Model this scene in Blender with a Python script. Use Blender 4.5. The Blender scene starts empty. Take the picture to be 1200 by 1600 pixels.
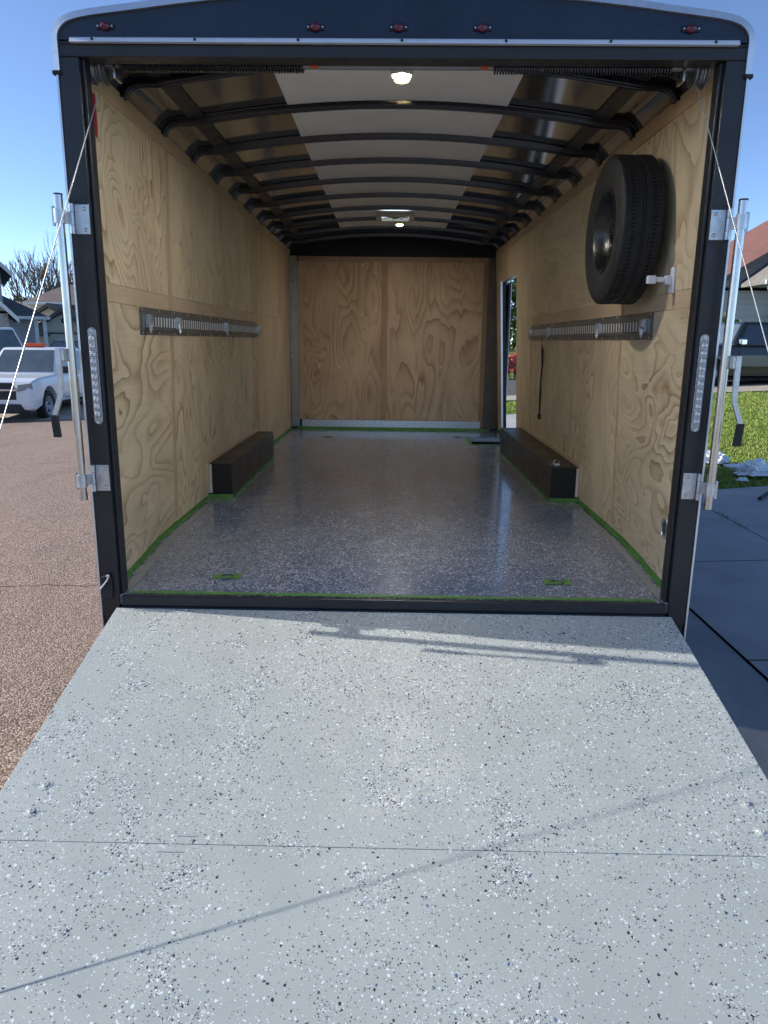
import bpy, bmesh, math, random
import numpy as np
from mathutils import Vector, Matrix
random.seed(7); RNG = np.random.default_rng(7)
S = bpy.context.scene; COL = S.collection
PI = math.pi; rad = math.radians

# ------------------------------------------------------------------ camera
CY, CP, CR = -0.0155, 0.2309, 0.0113
CPOS = Vector((0.0052, -3.0453, 1.1106))
f_ = Vector((math.sin(CY)*math.cos(CP), math.cos(CY)*math.cos(CP), -math.sin(CP)))
r_ = Vector((math.cos(CY), -math.sin(CY), 0)); u_ = r_.cross(f_)
R2 = r_*math.cos(CR)+u_*math.sin(CR); U2 = -r_*math.sin(CR)+u_*math.cos(CR)
cam = bpy.data.cameras.new('camera'); camo = bpy.data.objects.new('camera', cam); COL.objects.link(camo)
camo.matrix_world = Matrix(((R2.x, U2.x, -f_.x, CPOS.x), (R2.y, U2.y, -f_.y, CPOS.y), (R2.z, U2.z, -f_.z, CPOS.z), (0, 0, 0, 1)))
cam.sensor_fit = 'VERTICAL'; cam.sensor_height = 24; cam.lens = 24*1137/1600; cam.clip_start = .05; cam.clip_end = 2000
S.camera = camo
# ------------------------------------------------------------------ light
SUN_AZ, SUN_EL = rad(-6.38), rad(28.7)       # azimuth of the travelling light
LD = Vector((math.cos(SUN_EL)*math.cos(SUN_AZ), math.cos(SUN_EL)*math.sin(SUN_AZ), -math.sin(SUN_EL)))
sun = bpy.data.lights.new('sun', 'SUN'); suno = bpy.data.objects.new('sun', sun); COL.objects.link(suno)
sun.energy = 2.8; sun.angle = rad(.53); sun.color = (1, .95, .87)
suno.rotation_euler = (-LD).to_track_quat('Z', 'Y').to_euler()
W = bpy.data.worlds.new('World'); S.world = W; W.use_nodes = True
wn = W.node_tree.nodes; sky = wn.new('ShaderNodeTexSky'); sky.sky_type = 'NISHITA'; sky.sun_disc = False
sky.sun_elevation = SUN_EL
td = -LD; sky.sun_rotation = math.atan2(td.x, td.y)
sky.air_density = .62; sky.dust_density = .35; sky.ozone_density = 2.6; sky.altitude = 2000
W.node_tree.links.new(sky.outputs[0], wn['Background'].inputs[0]); wn['Background'].inputs[1].default_value = .12
S.view_settings.view_transform = 'Standard'; S.view_settings.look = 'None'
S.view_settings.exposure = 1.1; S.view_settings.gamma = 1
S.render.engine = 'CYCLES'; S.cycles.max_bounces = 10; S.cycles.diffuse_bounces = 6; S.cycles.glossy_bounces = 4
S.cycles.caustics_reflective = False; S.cycles.caustics_refractive = False

# ------------------------------------------------------------------ helpers
class NT:
    def __init__(s, name):
        s.m = bpy.data.materials.new(name); s.m.use_nodes = True; s.t = s.m.node_tree
        s.b = s.t.nodes['Principled BSDF']; s.tc = None
    def n(s, typ, **kw):
        o = s.t.nodes.new('ShaderNode'+typ)
        for k, v in kw.items():
            if hasattr(o, k): setattr(o, k, v)
        return o
    def l(s, a, b): s.t.links.new(a, b)
    def setin(s, node, i, v):
        if isinstance(v, bpy.types.NodeSocket): s.l(v, node.inputs[i])
        elif v is not None: node.inputs[i].default_value = v
    def co(s):
        if s.tc is None: s.tc = s.n('TexCoord')
        return s.tc.outputs['Object']
    def math(s, op, a, b=None, c=None, clamp=False):
        o = s.n('Math', operation=op); o.use_clamp = clamp
        s.setin(o, 0, a); s.setin(o, 1, b)
        if c is not None: s.setin(o, 2, c)
        return o.outputs[0]
    def vm(s, op, a, b=None, sc=None):
        o = s.n('VectorMath', operation=op); s.setin(o, 0, a)
        if b is not None: s.setin(o, 1, b)
        if sc is not None: s.setin(o, 3, sc)
        return o.outputs[0]
    def mp(s, vec, scale=(1, 1, 1), rot=(0, 0, 0), loc=(0, 0, 0)):
        o = s.n('Mapping'); s.l(vec, o.inputs[0]); o.inputs[1].default_value = loc; o.inputs[2].default_value = rot; o.inputs[3].default_value = scale
        return o.outputs[0]
    def noise(s, vec, scale, detail=2, rough=.5, dist=0, col=False):
        o = s.n('TexNoise'); s.l(vec, o.inputs['Vector']); o.inputs['Scale'].default_value = scale; o.inputs['Detail'].default_value = detail
        o.inputs['Roughness'].default_value = rough; o.inputs['Distortion'].default_value = dist
        return o.outputs['Color' if col else 'Fac']
    def vor(s, vec, scale, dim='2D', feat='F1'):
        o = s.n('TexVoronoi'); o.voronoi_dimensions = dim; o.feature = feat; s.l(vec, o.inputs['Vector']); o.inputs['Scale'].default_value = scale
        return o
    def ramp(s, fac, pts, interp='LINEAR'):
        o = s.n('ValToRGB'); s.l(fac, o.inputs[0]); cr = o.color_ramp; cr.interpolation = interp
        while len(cr.elements) > 1: cr.elements.remove(cr.elements[-1])
        cr.elements[0].position = pts[0][0]; cr.elements[0].color = c4(pts[0][1])
        for p, c in pts[1:]:
            e = cr.elements.new(p); e.color = c4(c)
        return o.outputs[0]
    def mix(s, fac, a, b, bt='MIX'):
        o = s.n('Mix', data_type='RGBA', blend_type=bt); s.setin(o, 0, fac)
        s.setin(o, 6, c4(a) if isinstance(a, tuple) else a); s.setin(o, 7, c4(b) if isinstance(b, tuple) else b)
        return o.outputs[2]
    def mr(s, v, a, b, c=0, d=1):
        o = s.n('MapRange'); s.setin(o, 0, v); o.inputs[1].default_value = a; o.inputs[2].default_value = b; o.inputs[3].default_value = c; o.inputs[4].default_value = d
        return o.outputs[0]
    def bump(s, h, strength=.3, dist=.01, prev=None):
        o = s.n('Bump'); s.l(h, o.inputs['Height']); o.inputs['Strength'].default_value = strength; o.inputs['Distance'].default_value = dist
        if prev: s.l(prev, o.inputs['Normal'])
        s.l(o.outputs[0], s.b.inputs['Normal']); return o.outputs[0]
    def out(s, col=None, rough=None, metal=None, spec=None, coat=None, coatr=None):
        for k, v in (('Base Color', col), ('Roughness', rough), ('Metallic', metal), ('Specular IOR Level', spec), ('Coat Weight', coat), ('Coat Roughness', coatr)):
            if v is None: continue
            if isinstance(v, tuple): v = c4(v)
            s.setin(s.b, k, v)
        return s.m
def c4(c):
    if isinstance(c, (int, float)): c = (c, c, c)
    return tuple(c) if len(c) == 4 else tuple(c)+(1,)

def paint(name, col, rough=.5, metal=0, var=.12, vs=6, bmp=.0, bs=60, coat=0, spec=.5, scratch=0):
    t = NT(name); co = t.co()
    nz = t.noise(co, vs, 4, .6)
    dark = tuple(x*(1-var) for x in col); lite = tuple(min(1, x*(1+var)) for x in col)
    c = t.ramp(nz, [(.3, dark), (.7, lite)])
    nr = t.noise(co, vs*3.1, 5, .65)
    r = t.mr(nr, .3, .7, max(.02, rough*.8), min(1, rough*1.25))
    if bmp: t.bump(t.noise(co, bs, 3), bmp, .004)
    return t.out(c, r, metal, spec, coat, .08)

def emis(name, col, st):
    t = NT(name); t.out(col, .3); t.b.inputs['Emission Color'].default_value = c4(col); t.b.inputs['Emission Strength'].default_value = st
    co = t.co(); t.l(t.ramp(t.noise(co, 40, 2), [(.3, tuple(x*.8 for x in col)), (.7, col)]), t.b.inputs['Emission Color']); return t.m

class MB:
    def __init__(s): s.v = []; s.f = []
    def add(s, vs, fs):
        o = len(s.v); s.v += [tuple(v) for v in vs]; s.f += [tuple(i+o for i in f) for f in fs]; return s
    def box(s, x0, x1, y0, y1, z0, z1, M=None):
        if x0 > x1: x0, x1 = x1, x0
        if y0 > y1: y0, y1 = y1, y0
        vs = [Vector((x, y, z)) for z in (z0, z1) for y in (y0, y1) for x in (x0, x1)]
        if M: vs = [M @ v for v in vs]
        return s.add(vs, [(0, 2, 3, 1), (4, 5, 7, 6), (0, 1, 5, 4), (2, 6, 7, 3), (0, 4, 6, 2), (1, 3, 7, 5)])
    def prism(s, pts, d):  # pts: planar loop of 3d, d: extrusion vector
        n = len(pts); a = [Vector(p) for p in pts]; d = Vector(d); b = [p+d for p in a]
        return s.add(a+b, [tuple(range(n))[::-1], tuple(range(n, 2*n))]+[(i, (i+1) % n, (i+1) % n+n, i+n) for i in range(n)])
    def tube(s, path, r, n=8, caps=True, sx=1):
        P = [Vector(p) for p in path]; rs = r if isinstance(r, (list, tuple)) else [r]*len(P)
        vs = []; fs = []; up = None
        for i, p in enumerate(P):
            t = (P[min(i+1, len(P)-1)]-P[max(i-1, 0)]).normalized()
            if up is None: up = Vector((0, 0, 1)) if abs(t.z) < .9 else Vector((1, 0, 0))
            a = t.cross(up).normalized(); b = a.cross(t).normalized(); up = b
            for k in range(n):
                w = 2*PI*k/n; vs.append(p+a*math.cos(w)*rs[i]*sx+b*math.sin(w)*rs[i])
        for i in range(len(P)-1):
            for k in range(n):
                fs.append((i*n+k, i*n+(k+1) % n, (i+1)*n+(k+1) % n, (i+1)*n+k))
        if caps: fs += [tuple(range(n))[::-1], tuple(range((len(P)-1)*n, len(P)*n))]
        return s.add(vs, fs)
    def cyl(s, a, b, r, n=16, r2=None): return s.tube([a, b], [r, r if r2 is None else r2], n)
    def lathe(s, c, ax, prof, n=32, ref=None, caps=True):
        # prof: (offset along axis, radius)
        ax = Vector(ax).normalized(); c = Vector(c); q = Vector(ref) if ref else (Vector((0, 0, 1)) if abs(ax.z) < .9 else Vector((1, 0, 0)))
        a = ax.cross(q).normalized(); b = ax.cross(a); vs = []; fs = []
        for h, r in prof:
            for k in range(n):
                w = 2*PI*k/n; vs.append(c+ax*h+(a*math.cos(w)+b*math.sin(w))*r)
        for i in range(len(prof)-1):
            for k in range(n): fs.append((i*n+k, i*n+(k+1) % n, (i+1)*n+(k+1) % n, (i+1)*n+k))
        if caps and prof[0][1] > 1e-4: fs.append(tuple(range(n))[::-1])
        if caps and prof[-1][1] > 1e-4: fs.append(tuple(range((len(prof)-1)*n, len(prof)*n)))
        return s.add(vs, fs)
    def xf(s, M): s.v = [tuple(M @ Vector(v)) for v in s.v]; return s
    def build(s, name, mat, parent=None, smooth=False, bevel=0, seg=2, autos=35):
        me = bpy.data.meshes.new(name); me.from_pydata(s.v, [], s.f); me.validate()
        bm = bmesh.new(); bm.from_mesh(me); bmesh.ops.recalc_face_normals(bm, faces=bm.faces)
        if bevel:
            bmesh.ops.remove_doubles(bm, verts=bm.verts, dist=1e-5)
            es = [e for e in bm.edges if len(e.link_faces) == 2 and e.calc_face_angle(0) > rad(30)]
            bmesh.ops.bevel(bm, geom=es, offset=bevel, segments=seg, affect='EDGES', clamp_overlap=True, profile=.5)
        if smooth:
            for f in bm.faces: f.smooth = True
            for e in bm.edges:
                if len(e.link_faces) == 2 and e.calc_face_angle(0) > rad(autos): e.smooth = False
        bm.to_mesh(me); bm.free(); me.materials.append(mat)
        o = bpy.data.objects.new(name, me); COL.objects.link(o)
        if parent: o.parent = parent
        return o
def bsplit(mb, name, mat, parent=None, **k):
    """one object for every separate piece"""
    par = list(range(len(mb.v)))
    def find(i):
        while par[i] != i: par[i] = par[par[i]]; i = par[i]
        return i
    for f in mb.f:
        a = find(f[0])
        for i in f[1:]: par[find(i)] = a
    comp = {}
    for f in mb.f: comp.setdefault(find(f[0]), []).append(f)
    r = []
    for fs in comp.values():
        ids = sorted({i for f in fs for i in f}); mp = {j: k_ for k_, j in enumerate(ids)}
        q = MB(); q.v = [mb.v[i] for i in ids]; q.f = [tuple(mp[i] for i in f) for f in fs]; r.append(q.build(name, mat, parent, **k))
    return r
def empty(name, label=None, cat=None, group=None, loc=(0, 0, 0), rz=0):
    o = bpy.data.objects.new(name, None); COL.objects.link(o); o.location = loc; o.rotation_euler = (0, 0, rz)
    if label: tag(o, label, cat, group)
    return o
def tag(o, label=None, cat=None, group=None, kind=None):
    if label: o['label'] = label
    if cat: o['category'] = cat
    if group: o['group'] = group
    if kind: o['kind'] = kind
    return o
def kids(o): return [c for c in COL.objects if c.parent == o]
def copy_tree(o, parent=None):
    c = o.copy(); COL.objects.link(c); c.parent = parent
    for ch in kids(o): copy_tree(ch, c)
    return c
def ss(t): t = max(0, min(1, t)); return t*t*(3-2*t)

# ------------------------------------------------------------------ materials
def flake_mat(name, base, dens, mult, rough, coat, layers, dark=(.012, .016, .03), white=(.74, .77, .80), blue=(.05, .09, .33), lumpy=.25, patch=.5):
    t = NT(name); co = t.co(); x2 = t.mp(co, (1, 1, 0))
    wob = t.vm('SUBTRACT', t.noise(x2, 210, 2, .6, 0, True), (.5, .5, .5)); col = c4(base)
    lo = t.noise(x2, 1.1, 3, .6); mid = t.noise(t.mp(x2, (1, 1, 1), (0, 0, 0), (3.3, 7.1, 0)), 4.2, 3, .6)
    d0 = t.mr(lo, .32, .70, .12, 1.3); cl = t.mr(mid, .56, .74, 0, 1.9)
    basev = t.mix(t.mr(t.noise(x2, 2.3, 5, .6), .3, .7, 0, 1), tuple(c*.93 for c in base), tuple(min(1, c*1.06) for c in base))
    cur = basev; H = None
    for k, (sc, ld, rmin, rmax) in enumerate(layers):
        vv = t.vm('ADD', x2, t.vm('SCALE', wob, None, 1.1/sc))
        vv = t.mp(vv, (1, 1.0, 1), (0, 0, .4+k*.7), (k*3.7, k*1.3, 0))
        v = t.vor(vv, sc); sp = t.n('SeparateColor'); t.l(v.outputs['Color'], sp.inputs[0])
        dens_k = t.math('MULTIPLY', t.math('ADD', d0, t.math('MULTIPLY', cl, patch)), ld*dens)
        pres = t.math('LESS_THAN', sp.outputs[0], dens_k)
        rr = t.mr(sp.outputs[2], 0, 1, rmin, rmax)
        ins = t.math('LESS_THAN', v.outputs['Distance'], rr)
        m = t.math('MULTIPLY', pres, ins)
        fc = t.ramp(sp.outputs[1], [(0, white), (.42, dark), (.86, tuple(min(1, a*.45+.04) for a in base)), (.93, blue)], 'CONSTANT')
        cur = t.mix(m, cur, fc)
        H = m if H is None else t.math('MAXIMUM', H, m)
    r = t.math('ADD', t.mr(t.noise(x2, 7, 4), .3, .7, rough*.7, rough*1.3), t.math('MULTIPLY', H, .06))
    hn = t.math('ADD', t.math('MULTIPLY', H, .35), t.math('MULTIPLY', t.noise(x2, 55, 4, .6), lumpy))
    t.bump(hn, .35 if coat else .5, .0012)
    return t.out(cur, r, 0, .5, coat, .09)

def ply_mat(name, seed, vert=True, base=(.72, .575, .37), contrast=1.0, plane='yz', bands=10, freq=1.0, warp=.5, st=.85, rough=.55):
    t = NT(name); co = t.co(); sp = t.n('SeparateXYZ'); t.l(co, sp.inputs[0])
    a = sp.outputs[1] if plane == 'yz' else sp.outputs[0]; b = sp.outputs[2]
    if not vert: a, b = b, a                         # a: across grain, b: along grain
    cb = t.n('CombineXYZ'); t.l(a, cb.inputs[0]); t.l(b, cb.inputs[1]); cb.inputs[2].default_value = seed*3.17
    P = cb.outputs[0]
    big = t.noise(t.mp(P, (2.0*freq, st*freq, 1)), 1.5, 2.0, .40, warp)
    mod = t.mr(t.noise(t.mp(P, (1.1, .5, 1), (0, 0, 0), (2.2, 8.8, 0)), 1.5, 1, .5), .3, .7, .55, 1.55)
    big = t.math('MULTIPLY', big, mod)
    jag = t.noise(t.mp(P, (34, 8, 1)), 1, 3, .65)
    h = t.math('ADD', t.math('MULTIPLY', big, bands*1.2), t.math('MULTIPLY', jag, .34))
    fr = t.math('FRACT', h)
    line = t.ramp(fr, [(0, 0), (.42, .05), (.74, .42), (.92, .80), (.955, 1), (.98, .7), (1, 0)])
    lv = t.n('RGBToBW'); t.l(line, lv.inputs[0])
    ms = t.noise(t.mp(P, (1.4, .7, 1), (0, 0, 0), (9.1, 2.2, 0)), 2.1, 2, .5)
    lm = t.math('MULTIPLY', lv.outputs[0], t.mr(ms, .36, .66, .22, 1.0))
    lm = t.math('MULTIPLY', lm, contrast)
    fib = t.noise(t.mp(P, (210, 5, 1)), 1, 3, .6)
    tone = t.noise(t.mp(P, (3, 1.2, 1), (0, 0, 0), (4, 4, 1)), 1.4, 3, .55)
    bc = t.mix(t.mr(tone, .3, .7, 0, 1), tuple(c*.84 for c in base), tuple(min(1, c*1.12) for c in base))
    bc = t.mix(t.mr(fib, .35, .75, 0, .34), bc, tuple(c*.62 for c in base))
    dk = (base[0]*.40, base[1]*.29, base[2]*.19)
    c = t.mix(lm, bc, dk)
    kv = t.vor(t.mp(P, (2.1, 1.3, 1), (0, 0, 0), (seed, seed*2, 0)), 1.6); ks = t.n('SeparateColor'); t.l(kv.outputs['Color'], ks.inputs[0])
    kn = t.math('MULTIPLY', t.mr(kv.outputs['Distance'], .012, .03, 1, 0), t.math('LESS_THAN', ks.outputs[0], .35))
    c = t.mix(t.math('MULTIPLY', kn, .8), c, (.10, .055, .03))
    t.bump(t.math('ADD', fib, t.math('MULTIPLY', lv.outputs[0], .6)), .12, .002)
    return t.out(c, t.mr(fib, .2, .8, rough*.85, rough*1.2), 0, .35)

def black_paint(name, col=(.012, .013, .016), rough=.28): return paint(name, col, rough, 0, .25, 3, .03, 240, 0, .5)
M = {}
M['black'] = black_paint('black_body_paint_sky_tint', (.013, .021, .042))  # navy base colour stands in for blue sky mirrored in the black gloss
M['post'] = paint('black_post_paint', (.018, .0185, .02), .38, 0, .2, 5, .05, 180, 0, .5)
M['skin'] = paint('black_glossy_roof_skin', (.030, .024, .018), .09, .0, .25, 2.2, .05, 4, 1, 1)
M['bow'] = paint('black_gloss_bow_paint', (.004, .005, .008), .22, 0, .2, 12, .02, 60, .3, .5)
M['alu'] = paint('aluminium_trim', (.72, .73, .75), .34, .85, .06, 14, .03, 120)
M['steel'] = paint('stainless_steel', (.60, .58, .55), .22, 1, .04, 3)
M['zinc'] = paint('zinc_plated_steel', (.55, .56, .58), .33, .9, .14, 30, .05, 120)
M['track'] = paint('dark_track_steel', (.20, .205, .21), .34, .6, .12, 6)
M['slotlight'] = paint('painted_slot_light', (.85, .85, .83), .35, .1, .1, 30)  # near-white colour standing in for light seen through the rail slots
M['dark'] = paint('dark_void', (.006, .006, .007), .7)
M['rubber'] = paint('black_rubber', (.014, .014, .016), .62, 0, .3, 9, .2, 70)
M['tyre'] = paint('tyre_rubber', (.0115, .0115, .012), .68, 0, .3, 7, .25, 60)
M['rim'] = paint('black_rim_paint', (.009, .009, .010), .30, 0, .2, 9)
M['white'] = paint('white_paint', (.80, .80, .79), .3, 0, .03, 4)
M['whitepl'] = paint('white_plastic', (.78, .78, .84), .35, 0, .05, 20)
M['offwhite'] = paint('offwhite_frame', (.62, .58, .49), .45, 0, .1, 12)
M['tape'] = paint('green_masking_tape', (.10, .25, .05), .6, 0, .25, 18, .3, 60)
M['redtape'] = paint('magenta_tape', (.36, .012, .035), .5, 0, .15, 15, .2, 60)
M['orange'] = paint('orange_tag', (.72, .09, .025), .5, 0, .1, 30)
M['redlens'] = paint('red_marker_lens', (.10, .006, .022), .12, 0, .3, 60, .3, 200, .5)
M['luan'] = paint('pale_ceiling_panel', (.80, .79, .77), .42, 0, .05, 2.2, .03, 40, 0, .5)
M['floor'] = flake_mat('flaked_floor_epoxy', (.145, .195, .285), 1.3, 1, .22, .6, [(80, .42, .22, .5), (130, .50, .2, .5), (240, .5, .25, .5)], white=(.60, .68, .82), lumpy=.8, patch=.25)
M['floorplain'] = paint('plain_floor_epoxy', (.23, .255, .28), .2, 0, .1, 8, .1, 30, .6)
M['ramp'] = flake_mat('flaked_ramp_epoxy', (.385, .415, .395), .42, 1, .5, 0, [(100, .27, .14, .46), (150, .44, .14, .44), (230, .46, .16, .42)], blue=(.07, .10, .24), patch=1.9)
M['rampside'] = paint('grey_ramp_edge', (.36, .38, .39), .5, 0, .1, 8)
M['clear'] = paint('clear_lamp_lens', (.42, .42, .43), .16, .6, .35, 110, .8, 160, .6)
M['led'] = paint('led_reflector', (.80, .80, .80), .28, .7, .1, 120)
M['cable'] = paint('steel_cable', (.40, .40, .40), .4, .5, .1, 80)
M['lit'] = emis('warm_lit_lens', (1, .86, .45), 1.15)
M['litc'] = emis('warm_lit_lens_core', (1, .80, .36), 1.5)

# ------------------------------------------------------------------ ground
def G(x, y):
    s = x-1.8*math.tanh(x/1.8)
    z = -.52+.05*max(-9.5, min(s, 12))
    if x < 0 and y > 14.6: z += .03*min(y-14.6, 16)*ss((-x)/3)
    return z
def sheet(name, corners, mat, off, nx=24, ny=24, kind='structure'):
    c = [Vector((p[0], p[1])) for p in corners]; vs = []; fs = []
    for j in range(ny+1):
        for i in range(nx+1):
            u, v = i/nx, j/ny; p = (c[0]*(1-u)+c[1]*u)*(1-v)+(c[3]*(1-u)+c[2]*u)*v
            vs.append((p.x, p.y, G(p.x, p.y)+off))
    for j in range(ny):
        for i in range(nx): a = j*(nx+1)+i; fs.append((a, a+1, a+nx+2, a+nx+1))
    o = MB().add(vs, fs).build(name, mat, None, True); return tag(o, kind=kind)

def road_mat():
    t = NT('pink_aggregate_asphalt'); co = t.co(); x2 = t.mp(co, (1, 1, 0))
    v = t.vor(x2, 105); sp = t.n('SeparateColor'); t.l(v.outputs['Color'], sp.inputs[0])
    c1 = t.ramp(sp.outputs[0], [(0, (.09, .062, .048)), (.25, (.24, .165, .12)), (.55, (.43, .305, .23)), (.8, (.58, .43, .33)), (.93, (.80, .68, .55))])
    v2 = t.vor(x2, 46); sp2 = t.n('SeparateColor'); t.l(v2.outputs['Color'], sp2.inputs[0])
    c2 = t.ramp(sp2.outputs[0], [(0, (.23, .155, .115)), (.5, (.38, .27, .20)), (1, (.50, .365, .28))])
    c = t.mix(.25, c1, c2)
    ed = t.mr(v.outputs['Distance'], .28, .62, 0, .75)
    c = t.mix(ed, c, (.10, .07, .058))
    lo = t.noise(x2, .55, 5, .6); c = t.mix(t.mr(lo, .38, .66, 0, .5), c, t.mix(.5, c, (.48, .32, .26)))
    st = t.noise(t.mp(x2, (1, .35, 1)), 1.9, 4, .6); c = t.mix(t.mr(st, .52, .7, 0, .3), c, (.17, .125, .105))
    # hairline cracks across the road
    sx = t.n('SeparateXYZ'); t.l(co, sx.inputs[0])
    for y0, sl, w, a in ((1.62, -.03, .009, 1.0), (7.6, .04, .013, .75), (12.8, -.10, .02, .45)):
        wob = t.math('MULTIPLY', t.math('SUBTRACT', t.noise(t.mp(co, (1, 0, 0), (0, 0, 0), (y0, 0, 0)), 3.1, 6, .7), .5), .22)
        dd = t.math('ABSOLUTE', t.math('SUBTRACT', t.math('SUBTRACT', sx.outputs[1], t.math('MULTIPLY', sx.outputs[0], sl)), t.math('ADD', wob, y0)))
        c = t.mix(t.mr(dd, w*.4, w, a, 0), c, (.02, .016, .014))
    t.bump(t.math('ADD', t.math('SUBTRACT', 1, v.outputs['Distance']), t.math('MULTIPLY', sp.outputs[1], .5)), .8, .005)
    return t.out(c, .85, 0, .3)
def concrete_mat(name, base, joints=()):
    t = NT(name); co = t.co(); n1 = t.noise(co, 1.3, 6, .62); n2 = t.noise(co, 60, 4, .7)
    c = t.mix(t.mr(n1, .3, .7, 0, 1), tuple(x*.82 for x in base), tuple(x*1.12 for x in base))
    c = t.mix(t.mr(n2, .45, .8, 0, .35), c, tuple(x*.6 for x in base))
    st = t.noise(co, .7, 3, .6, 1.5); sp_ = t.noise(co, 9, 6, .75); c = t.mix(t.mr(sp_, .58, .72, 0, .45), c, tuple(x*.7 for x in base)); c = t.mix(t.mr(st, .50, .66, 0, .4), c, tuple(x*.55 for x in base))
    sx = t.n('SeparateXYZ'); t.l(co, sx.inputs[0])
    for ax, v0, w in joints:
        dd = t.math('ABSOLUTE', t.math('SUBTRACT', sx.outputs[ax], v0)); c = t.mix(t.mr(dd, w*.5, w, .85, 0), c, (.02, .02, .018))
    t.bump(t.math('ADD', n2, t.noise(co, 260, 2)), .25, .003)
    return t.out(c, .8, 0, .3)
def grass_mat(name, a, b):
    t = NT(name); co = t.co(); n = t.noise(co, 26, 5, .75); m = t.noise(co, .8, 4, .6)
    c = t.mix(t.mr(n, .3, .7, 0, 1), a, b); c = t.mix(t.mr(m, .4, .7, 0, .4), c, (b[0]*1.2, b[1]*.95, b[2]))
    t.bump(t.noise(co, 90, 4, .8), 1, .03); return t.out(c, .9, 0, .2)
M['road'] = road_mat()
M['conc'] = concrete_mat('sidewalk_concrete', (.42, .415, .40), ((1, .5, .012), (1, 2.22, .012), (1, 3.87, .012), (1, 7.2, .012), (1, 9.0, .012), (1, 10.8, .012)))
M['pan'] = concrete_mat('gutter_concrete', (.34, .335, .33), ())
M['drive'] = concrete_mat('driveway_concrete', (.43, .425, .41), ((0, 6.4, .014),))
M['pale'] = concrete_mat('pale_concrete', (.46, .40, .32), ((0, 6, .02), (0, 9, .02), (0, 12, .02), (0, -12, .02)))
M['lawn'] = grass_mat('lawn_soil_and_thatch', (.06, .10, .018), (.17, .24, .05))
M['asph'] = paint('grey_asphalt', (.09, .085, .08), .9, 0, .25, 3, .5, 120)

sheet('ground', [(-300, -120), (300, -120), (300, 500), (-300, 500)], M['lawn'], -.25, 150, 150)
sheet('lawn', [(3.07, 4.73), (60, 14.42), (60, 17.89), (3.07, 16.99)], M['lawn'], -.012, 30, 24)
sheet('lawn', [(-.9, 13.42), (3.066, 13.42), (3.066, 18.4), (-.9, 18.4)], M['lawn'], -.014, 10, 10)
sheet('back_lawn', [(-1, 27.05), (90, 27.05), (90, 140), (-1, 140)], M['lawn'], -.01, 60, 60)
sheet('back_lawn', [(-120, 34.05), (-1.0, 34.05), (-1.0, 140), (-120, 140)], M['lawn'], -.01, 60, 60)
sheet('road', [(-60, -30), (-.35, -30), (-.35, 14.6), (-60, 14.6)], M['road'], 0, 60, 30)
sheet('gutter', [(-.35, -30), (1.84, -30), (1.84, 13.4), (-.35, 13.4)], M['pan'], .004, 12, 30)
sheet('sidewalk', [(1.855, -30), (3.05, -30), (3.05, 13.4), (1.855, 13.4)], M['conc'], .010, 10, 30)
sheet('driveway', [(3.066, -30), (40, -30), (40, 11.0), (3.066, 4.72)], M['drive'], .006, 40, 20)
sheet('far_driveway', [(-60, 14.6), (-1.0, 14.6), (-1.0, 34), (-60, 34)], M['pale'], .003, 40, 12)
sheet('far_sidewalk', [(1.2, 17.0), (60, 17.9), (60, 19.6), (1.2, 18.7)], M['pale'], .02, 40, 3)
sheet('side_street', [(-1, 18.4), (80, 19.1), (80, 27), (-1, 27)], M['asph'], .0, 40, 6)
# dark filler in the joints
M['joint'] = paint('joint_dirt', (.13, .125, .115), .95)
for nm, x in (('gutter', 1.8475), ('sidewalk', 3.058)):
    o = sheet(nm, [(x-.0075, -30), (x+.0075, -30), (x+.0075, 13.4), (x-.0075, 13.4)], M['joint'], -.004, 1, 30)

# grass blades on the lawn (one object)
def blades():
    n = 230000; xs = []; out_v = []; 
    x = RNG.uniform(3.0, 26, n*3); y = RNG.uniform(4.7, 17.2, n*3)
    edge = 4.73+.17*(x-3.066)
    ok = (y > edge) & (x > 3.10)
    # only the wedge seen to the right of the trailer, thinning with distance
    ok &= (RNG.uniform(0, 1, n*3) < np.clip(8/(y+1), .25, 1)*np.clip(14/x, .3, 1))
    x, y = x[ok][:n], y[ok][:n]; m = len(x)
    x = np.concatenate([x, RNG.uniform(2.6, 5.2, 6000)]); y = np.concatenate([y, RNG.uniform(13.5, 16.9, 6000)]); m = len(x)
    s = x-1.8*np.tanh(x/1.8); z = -.52+.05*np.clip(s, -9.5, 12)-.03
    h = RNG.uniform(.03, .065, m); a = RNG.uniform(0, 2*PI, m); w = RNG.uniform(.004, .009, m)*(1+y/14); lx = RNG.normal(0, .025, m); ly = RNG.normal(0, .025, m)
    A = np.stack([x-w*np.cos(a), y-w*np.sin(a), z], 1); B = np.stack([x+w*np.cos(a), y+w*np.sin(a), z], 1); C = np.stack([x+lx, y+ly, z+h], 1)
    V = np.empty((m*3, 3)); V[0::3] = A; V[1::3] = B; V[2::3] = C
    me = bpy.data.meshes.new('lawn_grass'); me.vertices.add(m*3); me.vertices.foreach_set('co', V.ravel())
    me.loops.add(m*3); me.loops.foreach_set('vertex_index', np.arange(m*3)); me.polygons.add(m); me.polygons.foreach_set('loop_start', np.arange(m)*3); me.polygons.foreach_set('loop_total', np.full(m, 3))
    me.update(); me.validate()
    t = NT('grass_blades'); co = t.co(); n1 = t.noise(co, 40, 2); n2 = t.noise(co, 1.2, 3)
    c = t.mix(t.mr(n1, .3, .7, 0, 1), (.15, .24, .035), (.40, .50, .10)); c = t.mix(t.mr(n2, .45, .7, 0, .5), c, (.48, .48, .16))
    t.out(c, .6, 0, .3); t.b.inputs['Transmission Weight'].default_value = 0
    me.materials.append(t.m); o = bpy.data.objects.new('lawn_grass', me); COL.objects.link(o)
    tag(o, 'short green lawn grass beyond the concrete beside the trailer', 'grass', kind='stuff')
blades()

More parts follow.
